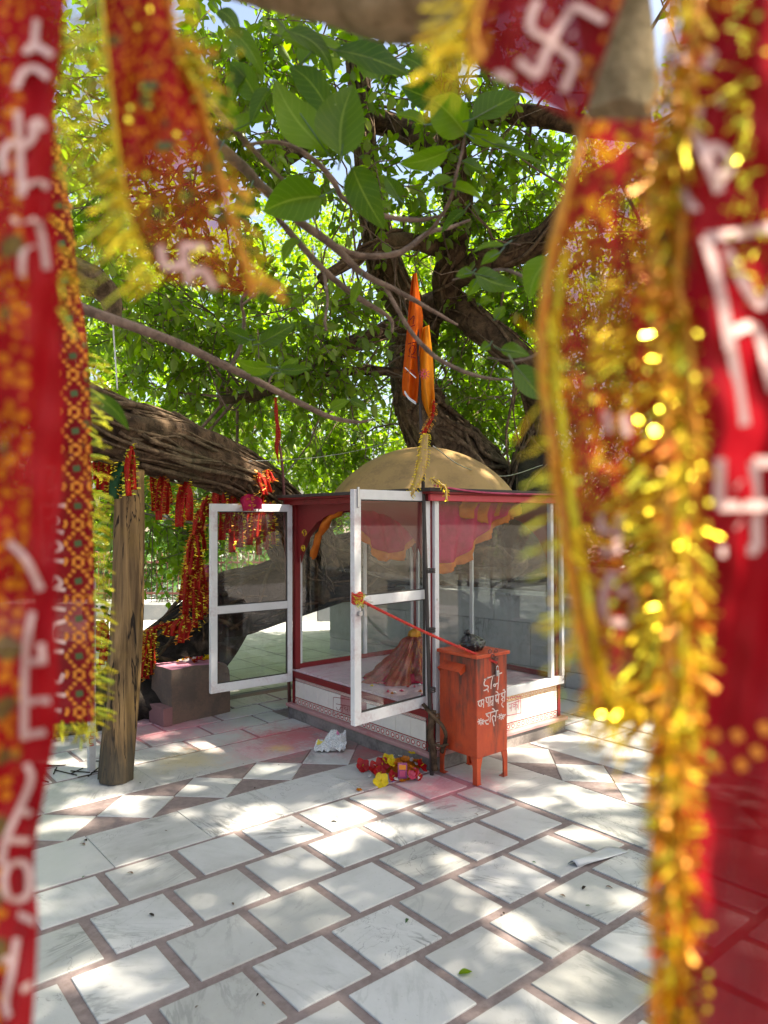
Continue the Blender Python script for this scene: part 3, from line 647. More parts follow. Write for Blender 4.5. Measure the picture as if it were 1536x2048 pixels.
for i in range(26):
    s = i/25; a = 1.9+s*2.4; m.tube([(ix+.075+.045*math.cos(a), iy-.03+.045*math.sin(a), .36+ih-.02-.02*s), (ix+.075+(.085)*math.cos(a), iy-.03+.085*math.sin(a), .36+ih-.06-.08*random.random())], .004, 4)
m.build('thread_tassel', M['orange_fringe'], idol)
random.seed(5)
for k in range(22):
    q = onz(random.uniform(690, 850), random.uniform(1362, 1395), .367)
    if not (BX0+.05 < q[0] < BX1-.1 and BY0+.05 < q[1] < BY1-.1): continue
    o = MB().lathe([(.004, 0), (random.uniform(.008, .016), .004), (.006, random.uniform(.007, .014)), (.001, .015)], q, 9, fn=lambda a, t: 1+.3*math.sin(3*a)).build('petal_offering', PET[random.choice(('red', 'pink', 'yellow', 'orange', 'white'))], None, True); tag(o, 'small crushed petal dropped on the pink shrine platform', 'petal', 'petals on the shrine platform')
sk = MB(); V = np.zeros((8, 40, 3))
for i in range(8):
    for j in range(40):
        a = 2*math.pi*j/39; r = .15+.14*i/7*(.6+.4*math.cos(a-2.5)); V[i, j] = (ix+r*math.cos(a), iy+r*math.sin(a), .37+.05*(1-i/7)**2+.006*math.sin(6*a+i))
o = sk.grid(V).build('spread_cloth', M['maroon_cloth'], None, True, solid=.003); tag(o, 'crumpled dark red cloth spread round the foot of the idol', 'cloth')

# ---------------------------------------------------------------- strokes: painted writing on real surfaces
def strokes(lines, mp, nrm, w, name, mat, parent, closed=False):
    """lines: list of pixel polylines; mp(px,py)->3-D point on the surface"""
    m = MB(); nrm = np.asarray(nrm, float)
    for L in lines:
        P = np.array(L, float)
        if len(P) == 1: P = np.array([P[0]+[0, -.6*w[1]], P[0]+[0, .6*w[1]]])
        Q = catmull(P, max(2, 5*(len(P)-1)+1)) if len(P) > 2 else P
        Q3 = np.array([mp(*q) for q in Q])+nrm*.0006
        m.strand(Q3, w[0], nrm)
    return tag(m.build(name, M[mat], parent, solid=.0004), kind='stuff')
def remap(lines, ox, oy, s): return [[(ox+x/s, oy+y/s) for x, y in L] for L in lines]
def star(cx, cy, r0, r1, n=8): return [[(cx+r0*math.cos(a), cy+r0*math.sin(a)), (cx+r1*math.cos(a), cy+r1*math.sin(a))] for a in np.linspace(0, 2*math.pi, n, endpoint=False)]
def ringpts(cx, cy, r, n=9): return [(cx+r*math.cos(a), cy+r*math.sin(a)) for a in np.linspace(0, 2*math.pi, n)]

# ---------------------------------------------------------------- donation box
bx0, bx1, by0, by1 = 3.004, 3.262, 2.826, 3.128
box = thing('donation_box', ((bx0+bx1)/2, (by0+by1)/2, 0), 'orange metal donation box on four legs with white hand-painted writing', 'donation box')
MB().box((bx0, by0, .150), (bx1, by1, .712)).build('body', M['orange'], box, bev=.004)
MB().box((bx0-.012, by0-.012, .713), (bx1+.014, by1+.012, .733)).build('lid', M['orange'], box, bev=.003)
for (x, sx) in ((bx0, 1), (bx1, -1)):
    for (y, sy) in ((by0, 1), (by1, -1)):
        m = MB(); a, b, t = .048, .030, .004
        for poly in ([(0, .1495), (a, .1495), (b, .09), (b, .003), (0, .003)],):
            m.prism([(p*sx, z) for p, z in poly], (x, y+sy*.0025, 0), X_, Z_, -Y_*sy*sx, -.002, .002)
            m.prism([(p*sy, z) for p, z in poly], (x+sx*.0025, y+sy*.004, 0), Y_, Z_, X_*sx*sy, -.002, .002)
        m.box((min(x, x+sx*.036), min(y, y+sy*.036), -.001), (max(x, x+sx*.036), max(y, y+sy*.036), .003)); m.build('leg', M['orange'], box)
m = MB(); hy0, hy1 = 2.915, 3.085                 # slot hood on the left face
m.add([(bx0, hy0, .668), (bx0, hy1, .668), (bx0-.055, hy1+.004, .632), (bx0-.055, hy0-.004, .632), (bx0, hy0, .63), (bx0-.04, hy0-.002, .612), (bx0, hy1, .63), (bx0-.04, hy1+.002, .612)],
      [(0, 3, 2, 1), (0, 4, 5, 3), (1, 2, 7, 6)]).build('slot_hood', M['orange'], box, solid=.003)
MB().box((bx0-.0015, hy0+.02, .622), (bx0+.001, hy1-.02, .640)).build('slot', M['black_wood'], box)  # solid strip, its black stands in for the shade inside the opening
m = MB()
for k, (px, py) in enumerate(((980, 1303), (985, 1312), (992, 1302), (992, 1318), (993, 1327))):
    c = ony(px, py, by0-.012); m.tube([c+np.array([.012*math.cos(a), -.003*(k % 2), .010*math.sin(a)]) for a in np.linspace(0, 6.1, 12)], .0032, 5)
m.build('hasp_chain', M['iron'], box)
c = ony(994.5, 1345, by0-.010); pl = MB().obox(c, X_, Y_, Z_, (-.012, -.008, -.02), (.012, .006, .012)).build('padlock', M['steel'], box, bev=.004)
MB().tube([c+np.array([-.008, -.001, .012]), c+np.array([-.008, -.001, .03]), c+np.array([0, -.001, .038]), c+np.array([.008, -.001, .03]), c+np.array([.008, -.001, .012])], .0026, 6, 14).build('shackle', M['steel'], pl)
BT = [[(592, 655), (680, 618)], [(640, 628), (612, 650), (592, 690), (600, 720), (628, 722), (640, 740), (615, 765), (588, 775)], [(628, 745), (640, 792)], [(690, 612), (674, 680), (668, 757)], ringpts(708, 716, 12),
      [(755, 600), (750, 680), (742, 768)], [(718, 706), (750, 690)], [(690, 614), (790, 578)],
      [(520, 897), (590, 870)], [(538, 895), (530, 925), (552, 950)], [(562, 885), (562, 950)], [(590, 870), (586, 962)], [(572, 922), (590, 915)],
      [(605, 855), (700, 835)], [(618, 855), (616, 893), (634, 905), (642, 890)], [(641, 850), (638, 952)], [(660, 845), (655, 947)], [(692, 838), (688, 942)], [(688, 880), (672, 890), (668, 912)], [(688, 905), (670, 935)],
      [(712, 830), (770, 812)], [(725, 826), (720, 880), (735, 896), (742, 880)], [(720, 882), (752, 866)], [(754, 815), (748, 920)], [(750, 814), (738, 792), (720, 786)],
      [(775, 810), (832, 785)], [(797, 805), (784, 830), (806, 846), (784, 872), (802, 890), (784, 925), (806, 957)], [(822, 790), (815, 897)], [(822, 790), (815, 764), (798, 772)],
      [(608, 1032), (748, 990)], [(642, 1022), (620, 1045), (646, 1066), (636, 1097), (610, 1105), (616, 1138), (642, 1140)], [(666, 1012), (657, 1122)], [(727, 998), (715, 1112)], [(716, 1060), (695, 1050), (680, 1072), (688, 1102)], [(688, 1102), (702, 1164)], [(712, 1000), (696, 976), (680, 972)],
      [(578, 1112), (600, 1105)], [(738, 1064), (758, 1058)], [(806, 1046), (830, 1038)]] + star(558, 1116, 9, 38) + star(780, 1060, 9, 36)
strokes(remap(BT, 860, 1240, 5.486), lambda x, y: ony(x, y, by0), (0, -1, 0), (.0068, 3), 'painted_lettering', 'whitepaint', box)
JT = [[(478, 374), (600, 396)], [(480, 402), (492, 425), (508, 424), (518, 402)], [(537, 386), (534, 442)], [(516, 408), (534, 402)], [(548, 390), (550, 412), (564, 404)], [(550, 415), (562, 428), (577, 420)], [(579, 390), (578, 446)], [(592, 400), (592, 436)],
      [(455, 330), (470, 318), (600, 340)], [(455, 330), (455, 450), (470, 462), (600, 490)]]
strokes(remap(JT, 560, 1320, 4.267), lambda x, y: onx(x, y, BX0-.003), (-1, 0, 0), (.004, 3), 'painted_lettering', 'red', shrine)
NT_ = [[(862, 930), (988, 884)], [(892, 920), (890, 1002)], [(868, 962), (880, 968), (890, 952)], [(935, 900), (934, 988)], [(934, 930), (915, 926), (911, 955), (934, 945)], [(936, 934), (955, 926), (960, 955), (950, 965)], [(973, 888), (970, 982)], [(973, 888), (960, 870), (936, 882)], [(905, 888), (906, 892)],
       [(845, 862), (978, 838), (992, 850), (996, 1010), (984, 1022), (845, 1050)]]
strokes(remap(NT_, 860, 1240, 5.486), lambda x, y: ony(x, y, BY0-.003), (0, -1, 0), (.0042, 3), 'painted_lettering', 'redletter', shrine)
# black bag, red bud, thread tied from latch to box
c0 = np.array([3.115, 2.955, .734]); V = np.zeros((15, 29, 3))
for i in range(15):
    t = i/14; r = .058*math.sin(math.pi*min(1, .18+.82*t))**.6
    for j in range(29):
        a = 2*math.pi*j/28; d = np.array([math.cos(a), math.sin(a), 0]); k = 1.08+.2*vnoise(np.array([math.cos(a)*2, math.sin(a)*2, t*3.]), 5, 1.6)+.08*vnoise(np.array([math.cos(a)*2, math.sin(a)*2, t*3.]), 6, 5.)+.04*math.sin(11*a+7*t)
        V[i, j] = c0+d*r*k*(1.1 if abs(math.cos(a)) > .5 else 1)+Z_*(.098*t)+(-AX*.022*t*t)
o = MB().grid(V).build('plastic_bag', M['blackbag'], None, False); tag(o, 'knotted black plastic bag lying on the donation box lid', 'bag')
kn = MB()
for k in range(7): kn.tube([c0+Z_*.09-AX*.025, c0+Z_*(.105+.01*random.random())-AX*.04+np.array([random.uniform(-.02, .02), random.uniform(-.02, .02), 0])], [.006, .011], 6)
kn.build('knot', M['blackbag'], o, True)
def rope(P, r, name, label, cat, mat='rope', n=60, tw=14, fuzz=0, sag=0.):
    C = catmull(P, n); T, N, B = frames(C); m = MB(); s = np.linspace(0, tw*2*math.pi, n)
    for q in range(3):
        ph = s+q*2.094; m.tube(C+(np.cos(ph)[:, None]*N+np.sin(ph)[:, None]*B)*r*.6, r*.62, 6)
    for q in range(fuzz):
        i = random.randrange(n); d = np.array([random.gauss(0, 1) for _ in range(3)]); d /= np.linalg.norm(d); L = random.uniform(.006, .018)
        m.strand([C[i], C[i]+d*L*.6, C[i]+d*L+np.array([0, 0, -.003])], .0012, AF, 1)
    o = m.build(name, [M[mat], M['tinsel_o']], None, True); return tag(o, label, cat)
pa = np.array([2.375, 3.112, 1.5-(1197-1040)*3.93/F_PX]); pb = ony(994, 1326, by0-.013)
rope([pa, (pa+pb)/2+np.array([0, 0, -.012]), pb], .0075, 'red_thread', 'red sacred thread strung from door latch to donation box hasp', 'thread', fuzz=160, n=120, tw=26)
m = MB()
for k in range(5): m.tube([pa+np.array([.0, -.006, .012*k-.02])+np.array([.03*math.cos(a), .026*math.sin(a)+.004, .004*math.sin(3*a)]) for a in np.linspace(0, 6.2, 14)], .006, 6)
for k in range(60):
    d = np.array([random.gauss(0, 1) for _ in range(3)]); d /= np.linalg.norm(d); q = pa+np.array([random.uniform(-.03, .03), -.03, random.uniform(-.03, .03)]); m.strand([q, q+d*.012, q+d*.025], .0018, AF, 1)
o = m.build('thread_knot', [M['rope'], M['tinsel_g']], None, True); tag(o, 'frayed red and gold thread knot wound round the door stile', 'thread')

# ---------------------------------------------------------------- flowers
def flower(name, c, R, col, label, cat, n=5, up=None, cup=.35, centre='yellow', group=None):
    up = np.array(up if up is not None else [random.gauss(0, .35), random.gauss(0, .35), 1.]); up = up/np.linalg.norm(up)
    ax = np.cross(up, [.3, .8, .1]); ax /= np.linalg.norm(ax); ay = np.cross(up, ax)
    root = thing(name, c, label, cat, group)
    for k in range(n):
        a0 = 2*math.pi*k/n+random.uniform(-.15, .15); V = np.zeros((5, 5, 3)); sg = random.uniform(.85, 1.1)
        for i in range(5):
            t = i/4; w = math.sin(math.pi*min(1, .12+.8*t))*R*.55
            for j in range(5):
                s = j/4*2-1; d = ax*math.cos(a0)+ay*math.sin(a0); e = -ax*math.sin(a0)+ay*math.cos(a0)
                V[i, j] = np.asarray(c)+d*R*t*sg+e*s*w+up*(R*(cup*t*t-.12*abs(s)*t+.05*math.sin(5*s+3*t)*t)+.002*k/n)
        MB().grid(V).build('petal', PET[col], root, True)
    MB().tube([np.asarray(c), np.asarray(c)+up*R*.55], [R*.07, R*.05], 6).build('stamen', PET[centre], root)
    return root
fc = onz(785, 1540); fdir = np.array([0, 1., 0])
pile = []
def pz(px, py, z): return onz(px, py, z)
for (px, py, z, R, col, up) in ((725, 1532, .03, .045, 'red', (-.3, -.7, .6)), (752, 1538, .035, .05, 'red', (-.2, -.6, .8)), (765, 1530, .05, .05, 'red', (-.5, -.5, .7)), (758, 1546, .025, .045, 'red', (0, -.9, .5)), (775, 1520, .07, .04, 'red', (0, -.3, 1)),
                                (842, 1532, .05, .045, 'red', (.4, -.6, .6)), (835, 1552, .02, .04, 'red', (.3, -.8, .5)), (785, 1553, .02, .035, 'red', (0, -.8, .6)),
                                (777, 1519, .075, .042, 'yellow', (-.2, -.4, .9)), (762, 1562, .02, .05, 'yellow', (-.3, -.7, .7)), (824, 1507, .09, .026, 'yellow', (.2, 0, 1)), (781, 1526, .07, .03, 'yellow', (.2, -.6, .8))):
    lab = {'red': 'dark red hibiscus flower in the offering heap by the shrine step', 'yellow': 'yellow allamanda flower in the offering heap by the shrine step'}[col]
    flower('hibiscus' if col == 'red' else 'yellow_flower', pz(px, py, z), R, col, lab, 'flower', 5, up, .35, 'yellow', 'flowers of the offering heap')
for k in range(9):
    px, py = random.uniform(790, 842), random.uniform(1516, 1545)
    flower('marigold', pz(px, py, .055), .026, 'orange', 'ruffled orange marigold in the offering heap by the shrine step', 'flower', 9, None, .6, 'orange', 'flowers of the offering heap')
for (px, py) in ((785, 1511), (800, 1512), (815, 1516), (836, 1525), (833, 1527), (752, 1548), (739, 1552), (830, 1553), (835, 1556), (792, 1558), (810, 1515), (823, 1519), (748, 1531)):
    flower('jasmine', pz(px, py, .05 if py < 1540 else .012), .014, 'white', 'small white jasmine bloom scattered on the offering heap', 'flower', 5, None, .2, 'yellow', 'jasmine blooms on the heap')
flower('lilac_flower', pz(782, 1565, .01), .022, 'lilac', 'single small lilac flower at the front of the offering heap', 'flower', 5)
for (px, py) in ((822, 1551), (828, 1546)): flower('rose', pz(px, py, .035), .03, 'pink', 'bright pink rose head beside the incense packet', 'flower', 7, (0, -.7, .6), .5, 'pink', 'pink roses beside the packet')
for (px, py) in ((805, 1561), (815, 1558), (718, 1579)): flower('peach_flower', pz(px, py, .008), .02, 'orange', 'flattened peach blossom lying on the marble near the heap', 'flower', 5, (0, 0, 1), .1, 'yellow', 'peach blossoms on the marble')
c = pz(805, 1555, .0); m = MB()                    # mound of leaves and petals under the flowers
V = np.zeros((9, 33, 3))
for i in range(9):
    for j in range(33):
        a = 2*math.pi*j/32; r = .15*(1-i/8)*(1+.2*math.sin(3*a)+.1*math.sin(7*a)); V[i, j] = (2.72+r*math.cos(a), 3.24+.8*r*math.sin(a), .055*math.sin(i/8*1.57)*(1+.1*math.sin(5*a+i)))
V[..., 0] += fc[0]-2.66; V[..., 1] += fc[1]-3.24-.0
o = MB().grid(V).build('petal_heap', PET['orange'], None, True); tag(o, 'heap of loose orange petals beneath the offered flowers', 'petals', kind='stuff')
px0 = pz(805, 1556, .012); pk = MB().obox(px0, AX, np.array([AF[0], AF[1], 0.]), Z_, (-.027, -.012, 0), (.027, .012, .085)).build('incense_packet', paint('packet_purple', (.3, .05, .16), .4, (.6, .3, .1), .7, 18.), None, bev=.002)
tag(pk, 'small purple printed packet standing in the flower offering', 'packet')
MB().obox(px0, AX, np.array([AF[0], AF[1], 0.]), Z_, (-.02, -.0126, .052), (.02, -.0119, .078)).build('printed_panel', M['printorange'], pk)
MB().obox(px0, AX, np.array([AF[0], AF[1], 0.]), Z_, (-.017, -.0126, .012), (.017, -.0119, .044)).build('printed_panel', M['pinkcloth'], pk)
# newspaper, plastic scrap, fallen leaf
V = np.zeros((30, 30, 3)); a0 = onz(625, 1492); 
for i in range(30):
    for j in range(30):
        s, t = j/29, i/29; p = onz(628, 1507)+(X_*.772-Y_*.636)*(.20*s)+np.array([.636, .772, 0])*(.19*t)
        cr = .045*abs(vnoise(np.array([s*3, t*3, 0.]), 3, 1.7))+.018*abs(vnoise(np.array([s*3, t*3, 0.]), 4, 4.5))+.05*math.exp(-((s-.55)**2+(t-.75)**2)*9)+.05*t*s
        V[i, j] = p+Z_*(.004+cr)+np.array([1, 0, 0])*.02*vnoise(np.array([s*4, t*4, 1.]), 9, 1.3)-np.array([.636, .772, 0])*.05*(1-s)*t
o = MB().grid(V).build('newspaper', M['paper'], None, False, solid=.0008); tag(o, 'crumpled printed newspaper sheet lying by the shrine step', 'newspaper')
V = np.zeros((8, 14, 3)); pA, pB = onz(1145, 1733), onz(1235, 1700)
for i in range(8):
    for j in range(14):
        s, t = j/13, i/7; V[i, j] = pA*(1-s)+pB*s+np.array([-.3, .95, 0])*(t-.5)*.09*(.5+s*.6)+Z_*(.004+.022*(1-(2*t-1)**2)*(.5+.5*math.sin(5*s+1)))
o = MB().grid(V).build('plastic_scrap', M['plastic'], None, True, solid=.0006); tag(o, 'twisted white plastic scrap lying across the marble tiles', 'litter')
def bigleaf_mesh(base, tip, width, nrm, fold=.25, bend=.15, wav=.06, k=9):
    fold = random.uniform(.05, .55); wav = random.uniform(.03, .2); pk = random.uniform(.68, .9); cu = random.uniform(-.12, .12); dp = random.uniform(0, .25)
    base, tip = np.asarray(base, float), np.asarray(tip, float); L = np.linalg.norm(tip-base); t_ = (tip-base)/L
    nrm = np.asarray(nrm, float); nrm = nrm-t_*(nrm @ t_); nrm /= np.linalg.norm(nrm); s_ = np.cross(nrm, t_); V = np.zeros((k+3, 7, 3)); ph = random.uniform(0, 6)
    for i in range(k+3):
        t = i/(k+2); w = width*.5*(math.sin(math.pi*t**pk)**.78)*(1-.18*t) if 0 < t < 1 else .0
        for j in range(7):
            q = (j-3)/3; V[i, j] = base+t_*L*t+s_*(q*w+cu*L*math.sin(math.pi*t))-nrm*dp*L*t*t+nrm*(abs(q)*w*fold+bend*L*math.sin(math.pi*t)*.5+wav*w*math.sin(9*t+ph+2*q)*abs(q))
    return V
def leafpart(base, tip, width, nrm, mat, parent, name='leaf', **k):
    o = MB().grid(bigleaf_mesh(base, tip, width, nrm, **k)).build(name, mat, parent, True)
    a = o.data.attributes.new('tone', 'FLOAT', 'FACE'); a.data.foreach_set('value', np.full(len(o.data.polygons), random.random(), dtype=np.float32)); return o
b, t = onz(917, 1948, .006), onz(945, 1941, .01); o = leafpart(b, t, .03, (0, 0, 1), M['bigleaf'], None, 'fallen_leaf'); tag(o, 'single small green fallen leaf on a marble tile', 'leaf')
for (a, b_) in (((2.07, 4.0), (2.13, 4.03)),) : pass

random.seed(33)
LIT = MB()
for k in range(46):                                # leaf bits and petals blown over the court
    x, y = random.uniform(0, 3.4), random.uniform(.6, 4.4)
    if x > 2.8 and y > 3.: continue
    a = random.uniform(0, 6.28); L = random.uniform(.012, .035); b = np.array([x, y, .0035]); cl = random.choice(('twig', 'twig', 'bark_dark', 'leaf_shrub'))
    o = MB().grid(bigleaf_mesh(b, b+np.array([math.cos(a)*L, math.sin(a)*L, .002]), L*.45, (0, 0, 1), k=3)).build('leaf_bit', M[cl], None, True); tag(o, 'tiny dry leaf bit lying on the marble paving', 'leaf', 'dry leaf bits on the paving')
# ---------------------------------------------------------------- flag pole at the shrine corner
pole_b = np.array([2.93, 3.118, 0.]); pole_t = dep(831, 545, 4.36)
pole = thing('flag_pole', pole_b, 'thin weathered pole rising at the shrine corner beside the dome', 'flag pole')
MB().tube([pole_b, pole_b*.45+pole_t*.55+np.array([.006, 0, 0]), pole_t], [.012, .011, .006], 8, 20, .05, 3).build('shaft', M['black_wood'], pole, True)
m = MB()
for k in range(4): m.tube([pole_b+np.array([.0, .0, .14+.35*k+.01*q])+np.array([.022*math.cos(a), .022*math.sin(a), 0]) for q in range(3) for a in np.linspace(0, 6.2, 12)], .004, 5)
m.build('binding', M['black_wood'], pole)
for q, (pp, rr) in enumerate((([(846, 1408, 4.27), (866, 1432, 4.22), (884, 1452, 4.2), (892, 1474, 4.2), (884, 1505, 4.24)], .011), ([(866, 1420, 4.26), (862, 1470, 4.24), (870, 1540, 4.24)], .02), ([(858, 1485, 4.25), (880, 1492, 4.2), (896, 1488, 4.22)], .008))):
    MB().tube([dep(*p) for p in pp], rr, 9, 22, .35, 70+q).build('bound_stick', M['bark'], pole, True)
def flag(name, L, R_, d0, mat, label, trims):
    """hanging flag between two pixel edges"""
    n = max(len(L), 20); Lp, Rp = catmull([(x, y, 0) for x, y in L], n), catmull([(x, y, 0) for x, y in R_], n); V = np.zeros((n, 9, 3))
    for i in range(n):
        for j in range(9):
            s = j/8; p = Lp[i]*(1-s)+Rp[i]*s; V[i, j] = dep(p[0], p[1], d0+.035*math.sin(7*s+3*i/n)+.02*math.sin(12*s))
    o = MB().grid(V).build(name, mat, None, True, solid=.0015); tag(o, label, 'flag')
    return o
f1 = flag('pennant', [(825, 548), (819, 600), (814, 660), (808, 720), (804, 770), (806, 790)], [(833, 546), (841, 600), (846, 640), (841, 700), (837, 770), (834, 806)], 4.33, M['flag'], 'orange pennant with dark printed emblem hanging on the corner pole', None)
strokes([[(818, 700), (826, 690), (830, 700), (824, 710), (818, 700)], [(816, 688), (832, 684)], [(816, 712), (832, 716)], [(820, 640), (828, 632), (826, 648)], [(818, 655), (830, 650)], [(812, 745), (822, 740), (831, 750)]], lambda x, y: dep(x, y, 4.285), -AF, (.006, 3), 'printed_emblem', 'chunri_dark', f1)
strokes([[(810, 735), (820, 745), (832, 756)], [(809, 785), (818, 798), (832, 808)], [(809, 782), (818, 795), (832, 805)]], lambda x, y: dep(x, y, 4.283), -AF, (.006, 3), 'silver_trim', 'steel', f1)
f2 = flag('pennant', [(846, 655), (838, 700), (837, 770), (845, 805), (858, 836)], [(858, 650), (866, 720), (868, 770), (869, 800), (862, 834)], 4.31, M['flag2'], 'saffron yellow pennant with red sun print on the corner pole', None)
strokes(star(849, 748, 4, 11, 10)+[ringpts(849, 748, 4)], lambda x, y: dep(x, y, 4.268), -AF, (.004, 3), 'printed_sun', 'redletter', f2)
def twist(name, pts, d, r, mat, label, fr='tinsel', nf=150, cat='scarf', ln=.022):
    P = np.array([dep(x, y, d) for x, y in pts]); C = catmull(P, 26); R = np.interp(np.linspace(0, 1, 26), np.linspace(0, 1, len(r)), r); m = MB().tube(C, R, 14, None, .35, 5, True, 0, .55)
    o = m.build(name, M[mat], None, True); tag(o, label, cat); T, N, B = frames(C); f = MB()
    for q in range(nf):
        i = random.randrange(26); a = random.uniform(0, 6.28); dd = math.cos(a)*N[i]+.6*math.sin(a)*B[i]; p = C[i]+dd*R[i]*.9; f.strand([p, p+dd*ln*.6, p+dd*ln-Z_*.008], .003, AF)
    tag(f.build('fringe', M[fr], o), kind='stuff'); return o
twist('gold_scarf', [(852, 868), (848, 890), (845, 925), (836, 960), (818, 990)], 4.26, [.02, .03, .034, .034, .022], 'goldcloth', 'fringed gold scarf tied round the pole in front of the dome')
twist('gold_scarf', [(862, 955), (876, 966), (890, 975), (893, 1000)], 4.24, [.012, .016, .016, .014], 'goldcloth', 'small gold scarf end hanging over the shrine eave', nf=60)
twist('red_scarf', [(868, 800), (866, 830), (856, 850), (846, 868)], 4.28, [.008, .012, .016, .014], 'ribbon', 'red and magenta scarf bunched on the pole above the gold scarf', 'tinsel_o', 80)
# second pole with red streamer, left of the dome
p2 = dep(568, 985, 5.7); p2t = dep(553, 850, 5.75)
st = thing('streamer_pole', (p2[0], p2[1], p2[2]-.02), 'thin dark pole standing behind the open left door', 'pole')
MB().tube([np.array([p2[0]+.05, p2[1], 0.]), p2, p2t], [.014, .012, .008], 7, 16).build('shaft', M['iron'], st, True)
twist('red_streamer', [(551, 795), (553, 830), (556, 870), (553, 895), (557, 925)], 5.7, [.012, .02, .026, .02, .006], 'ribbon', 'long red cloth streamer hanging on the thin dark pole', 'tinsel_o', 40)

# ---------------------------------------------------------------- prop post, grey post, stone block, wall, kerb, fence
pb_, pt_ = np.array([1.47, 4.23, 0.]), dep(262, 940, 4.3)
post = MB(); n = 46; C = catmull([pb_, pb_*.5+pt_*.5+np.array([.02, .01, 0]), pt_], n); V = np.zeros((n, 29, 3)); T, N, B = frames(C)
for i in range(n):
    for j in range(29):
        a = 2*math.pi*j/28; crack = -.035*math.exp(-((a-1.1-.5*math.sin(i/9))/.09)**2)-.014*math.exp(-((a-4.4+.4*math.sin(i/12))/.08)**2)-.018*math.exp(-((a-5.3+.2*math.sin(i/7))/.07)**2)
        r = .098*(1-.16*i/n)+crack+.006*math.sin(3*a+i/11)+.004*math.sin(8*a+i/5); V[i, j] = C[i]+(math.cos(a)*N[i]+math.sin(a)*B[i])*r
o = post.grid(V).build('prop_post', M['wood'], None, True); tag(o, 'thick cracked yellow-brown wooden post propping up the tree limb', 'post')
gp = onz(183, 1540); o = thing('marker_post', gp, 'slim grey painted post with red letters behind the wooden post', 'post')
MB().box((gp[0]-.02, gp[1]-.02, 0), (gp[0]+.02, gp[1]+.02, 1.15)).build('shaft', M['greypost'], o, bev=.003)
strokes([[(178, 1478), (188, 1476)], [(180, 1478), (179, 1486), (187, 1488)], [(178, 1466), (189, 1464)], [(182, 1465), (181, 1472), (187, 1473)], [(179, 1492), (188, 1490)]], lambda x, y: ony(x, y, gp[1]-.021), (0, -1, 0), (.006, 2), 'painted_lettering', 'redletter', o)
for k in range(14):
    a = random.uniform(0, 6.28); q = gp+np.array([random.uniform(-.35, .2), random.uniform(-.25, .2), .006]); o = MB().tube([q, q+np.array([math.cos(a), math.sin(a), 0])*random.uniform(.06, .2)], .0035, 5).build('fallen_twig', M['bark_dark'], None); tag(o, 'short dark twig fallen on the marble round the posts', 'twig', 'twigs fallen round the posts')
bA, bB = onz(343, 1450), onz(460, 1424); bA[2] = bB[2] = 0; ex = (bB-bA)/np.linalg.norm(bB-bA); ey = np.cross(Z_, ex); BL = np.linalg.norm(bB-bA)
blk = thing('stone_block', (bA+bB)/2, 'rough dark stone block with pink-powdered top and flowers on it', 'stone block')
n1, n2 = 20, 12; bh = .40; m = MB()
def blob(face):
    V = np.zeros((n2, n1, 3))
    for i in range(n2):
        for j in range(n1):
            s, t = j/(n1-1), i/(n2-1); p = face(s, t); V[i, j] = p+.008*vnoise(p, 8, 9.)*np.array([1, 1, 1])
    m.grid(V)
bd = .30
def cap_(p): 
    r = .10; x, z = p[0], p[2]                       # worn top corner on the shrine side
    if x > BL-r and z > bh-r:
        dx, dz = x-(BL-r), z-(bh-r); L = math.hypot(dx, dz)
        if L > r: x, z = BL-r+dx/L*r, bh-r+dz/L*r
    return bA+ex*x+ey*p[1]+Z_*z
blob(lambda s, t: cap_((s*BL, 0, t*bh))); blob(lambda s, t: cap_((0, bd*(1-s), t*bh))); blob(lambda s, t: cap_((BL, bd*s, t*bh))); blob(lambda s, t: cap_((BL*(1-s), bd, t*bh)))
m.build('block_body', M['block'], blk, True)
m = MB(); blob(lambda s, t: cap_((s*BL, bd*t, bh))+Z_*.002); m.build('powdered_top', M['blocktop'], blk, True)
bk = MB().obox(bA, ex, ey, Z_, (-.075, -.02, 0), (.0, .20, .135)).build('loose_brick', M['brick'], None, bev=.006); tag(bk, 'pinkish inscribed brick against the foot of the stone block', 'brick')
for k in range(16):
    q = bA+ex*random.uniform(.16, .42)+ey*random.uniform(.05, .22)+Z_*(bh+.012+.02*random.random()); cl = random.choice(['yellow', 'yellow', 'white', 'red', 'orange'])
    flower('offered_flower', q, random.uniform(.022, .034), cl, {'yellow': 'wilted yellow', 'white': 'white', 'red': 'dark red', 'orange': 'orange'}[cl]+' flower offered on top of the stone block', 'flower', 5, None, .3, 'yellow', 'flowers on the stone block')
# marble-faced platform behind the shrine
wA, wB = np.array([4.875, 6.907, 0.]), np.array([5.396, 3.943, 0.]); we = (wB-wA)/np.linalg.norm(wB-wA); wn_ = np.cross(Z_, we); WL, WH = 6.6, .80
plat = thing('marble_platform', wA+we*WL/2+wn_*2, 'raised tree platform faced with grey marble behind the shrine', 'platform')
if wn_ @ X_ < 0: wn_ = -wn_
MB().obox(wA, we, wn_, Z_, (.02, .02, -.01), (WL, 4.2, WH-.03)).build('core', M['grout'], plat)
for r, (z0, z1) in enumerate(((.0, .135), (.14, .535), (.54, WH-.022))):
    s = 0. if r % 2 == 0 else -.35
    while s < WL:
        a, b = max(0., s), min(WL, s+.74)
        if b-a > .03: MB().obox(wA, we, wn_, Z_, (a+.0015, -.004, z0+.001), (b-.0015, .0195, z1)).build('facing_slab', M['marble_wall'], plat, bev=.0015, seg=1)
        s += .742
    s = .02
    while s < 4.2:
        MB().obox(wA, we, wn_, Z_, (-.003, s+.0015, z0+.001), (.0195, min(4.2, s+.74)-.0015, z1)).build('facing_slab', M['marble_wall'], plat, bev=.0015, seg=1); s += .742
MB().obox(wA, we, wn_, Z_, (-.02, -.02, WH-.021), (WL, .34, WH)).build('coping', M['marble_wall'], plat, bev=.003)
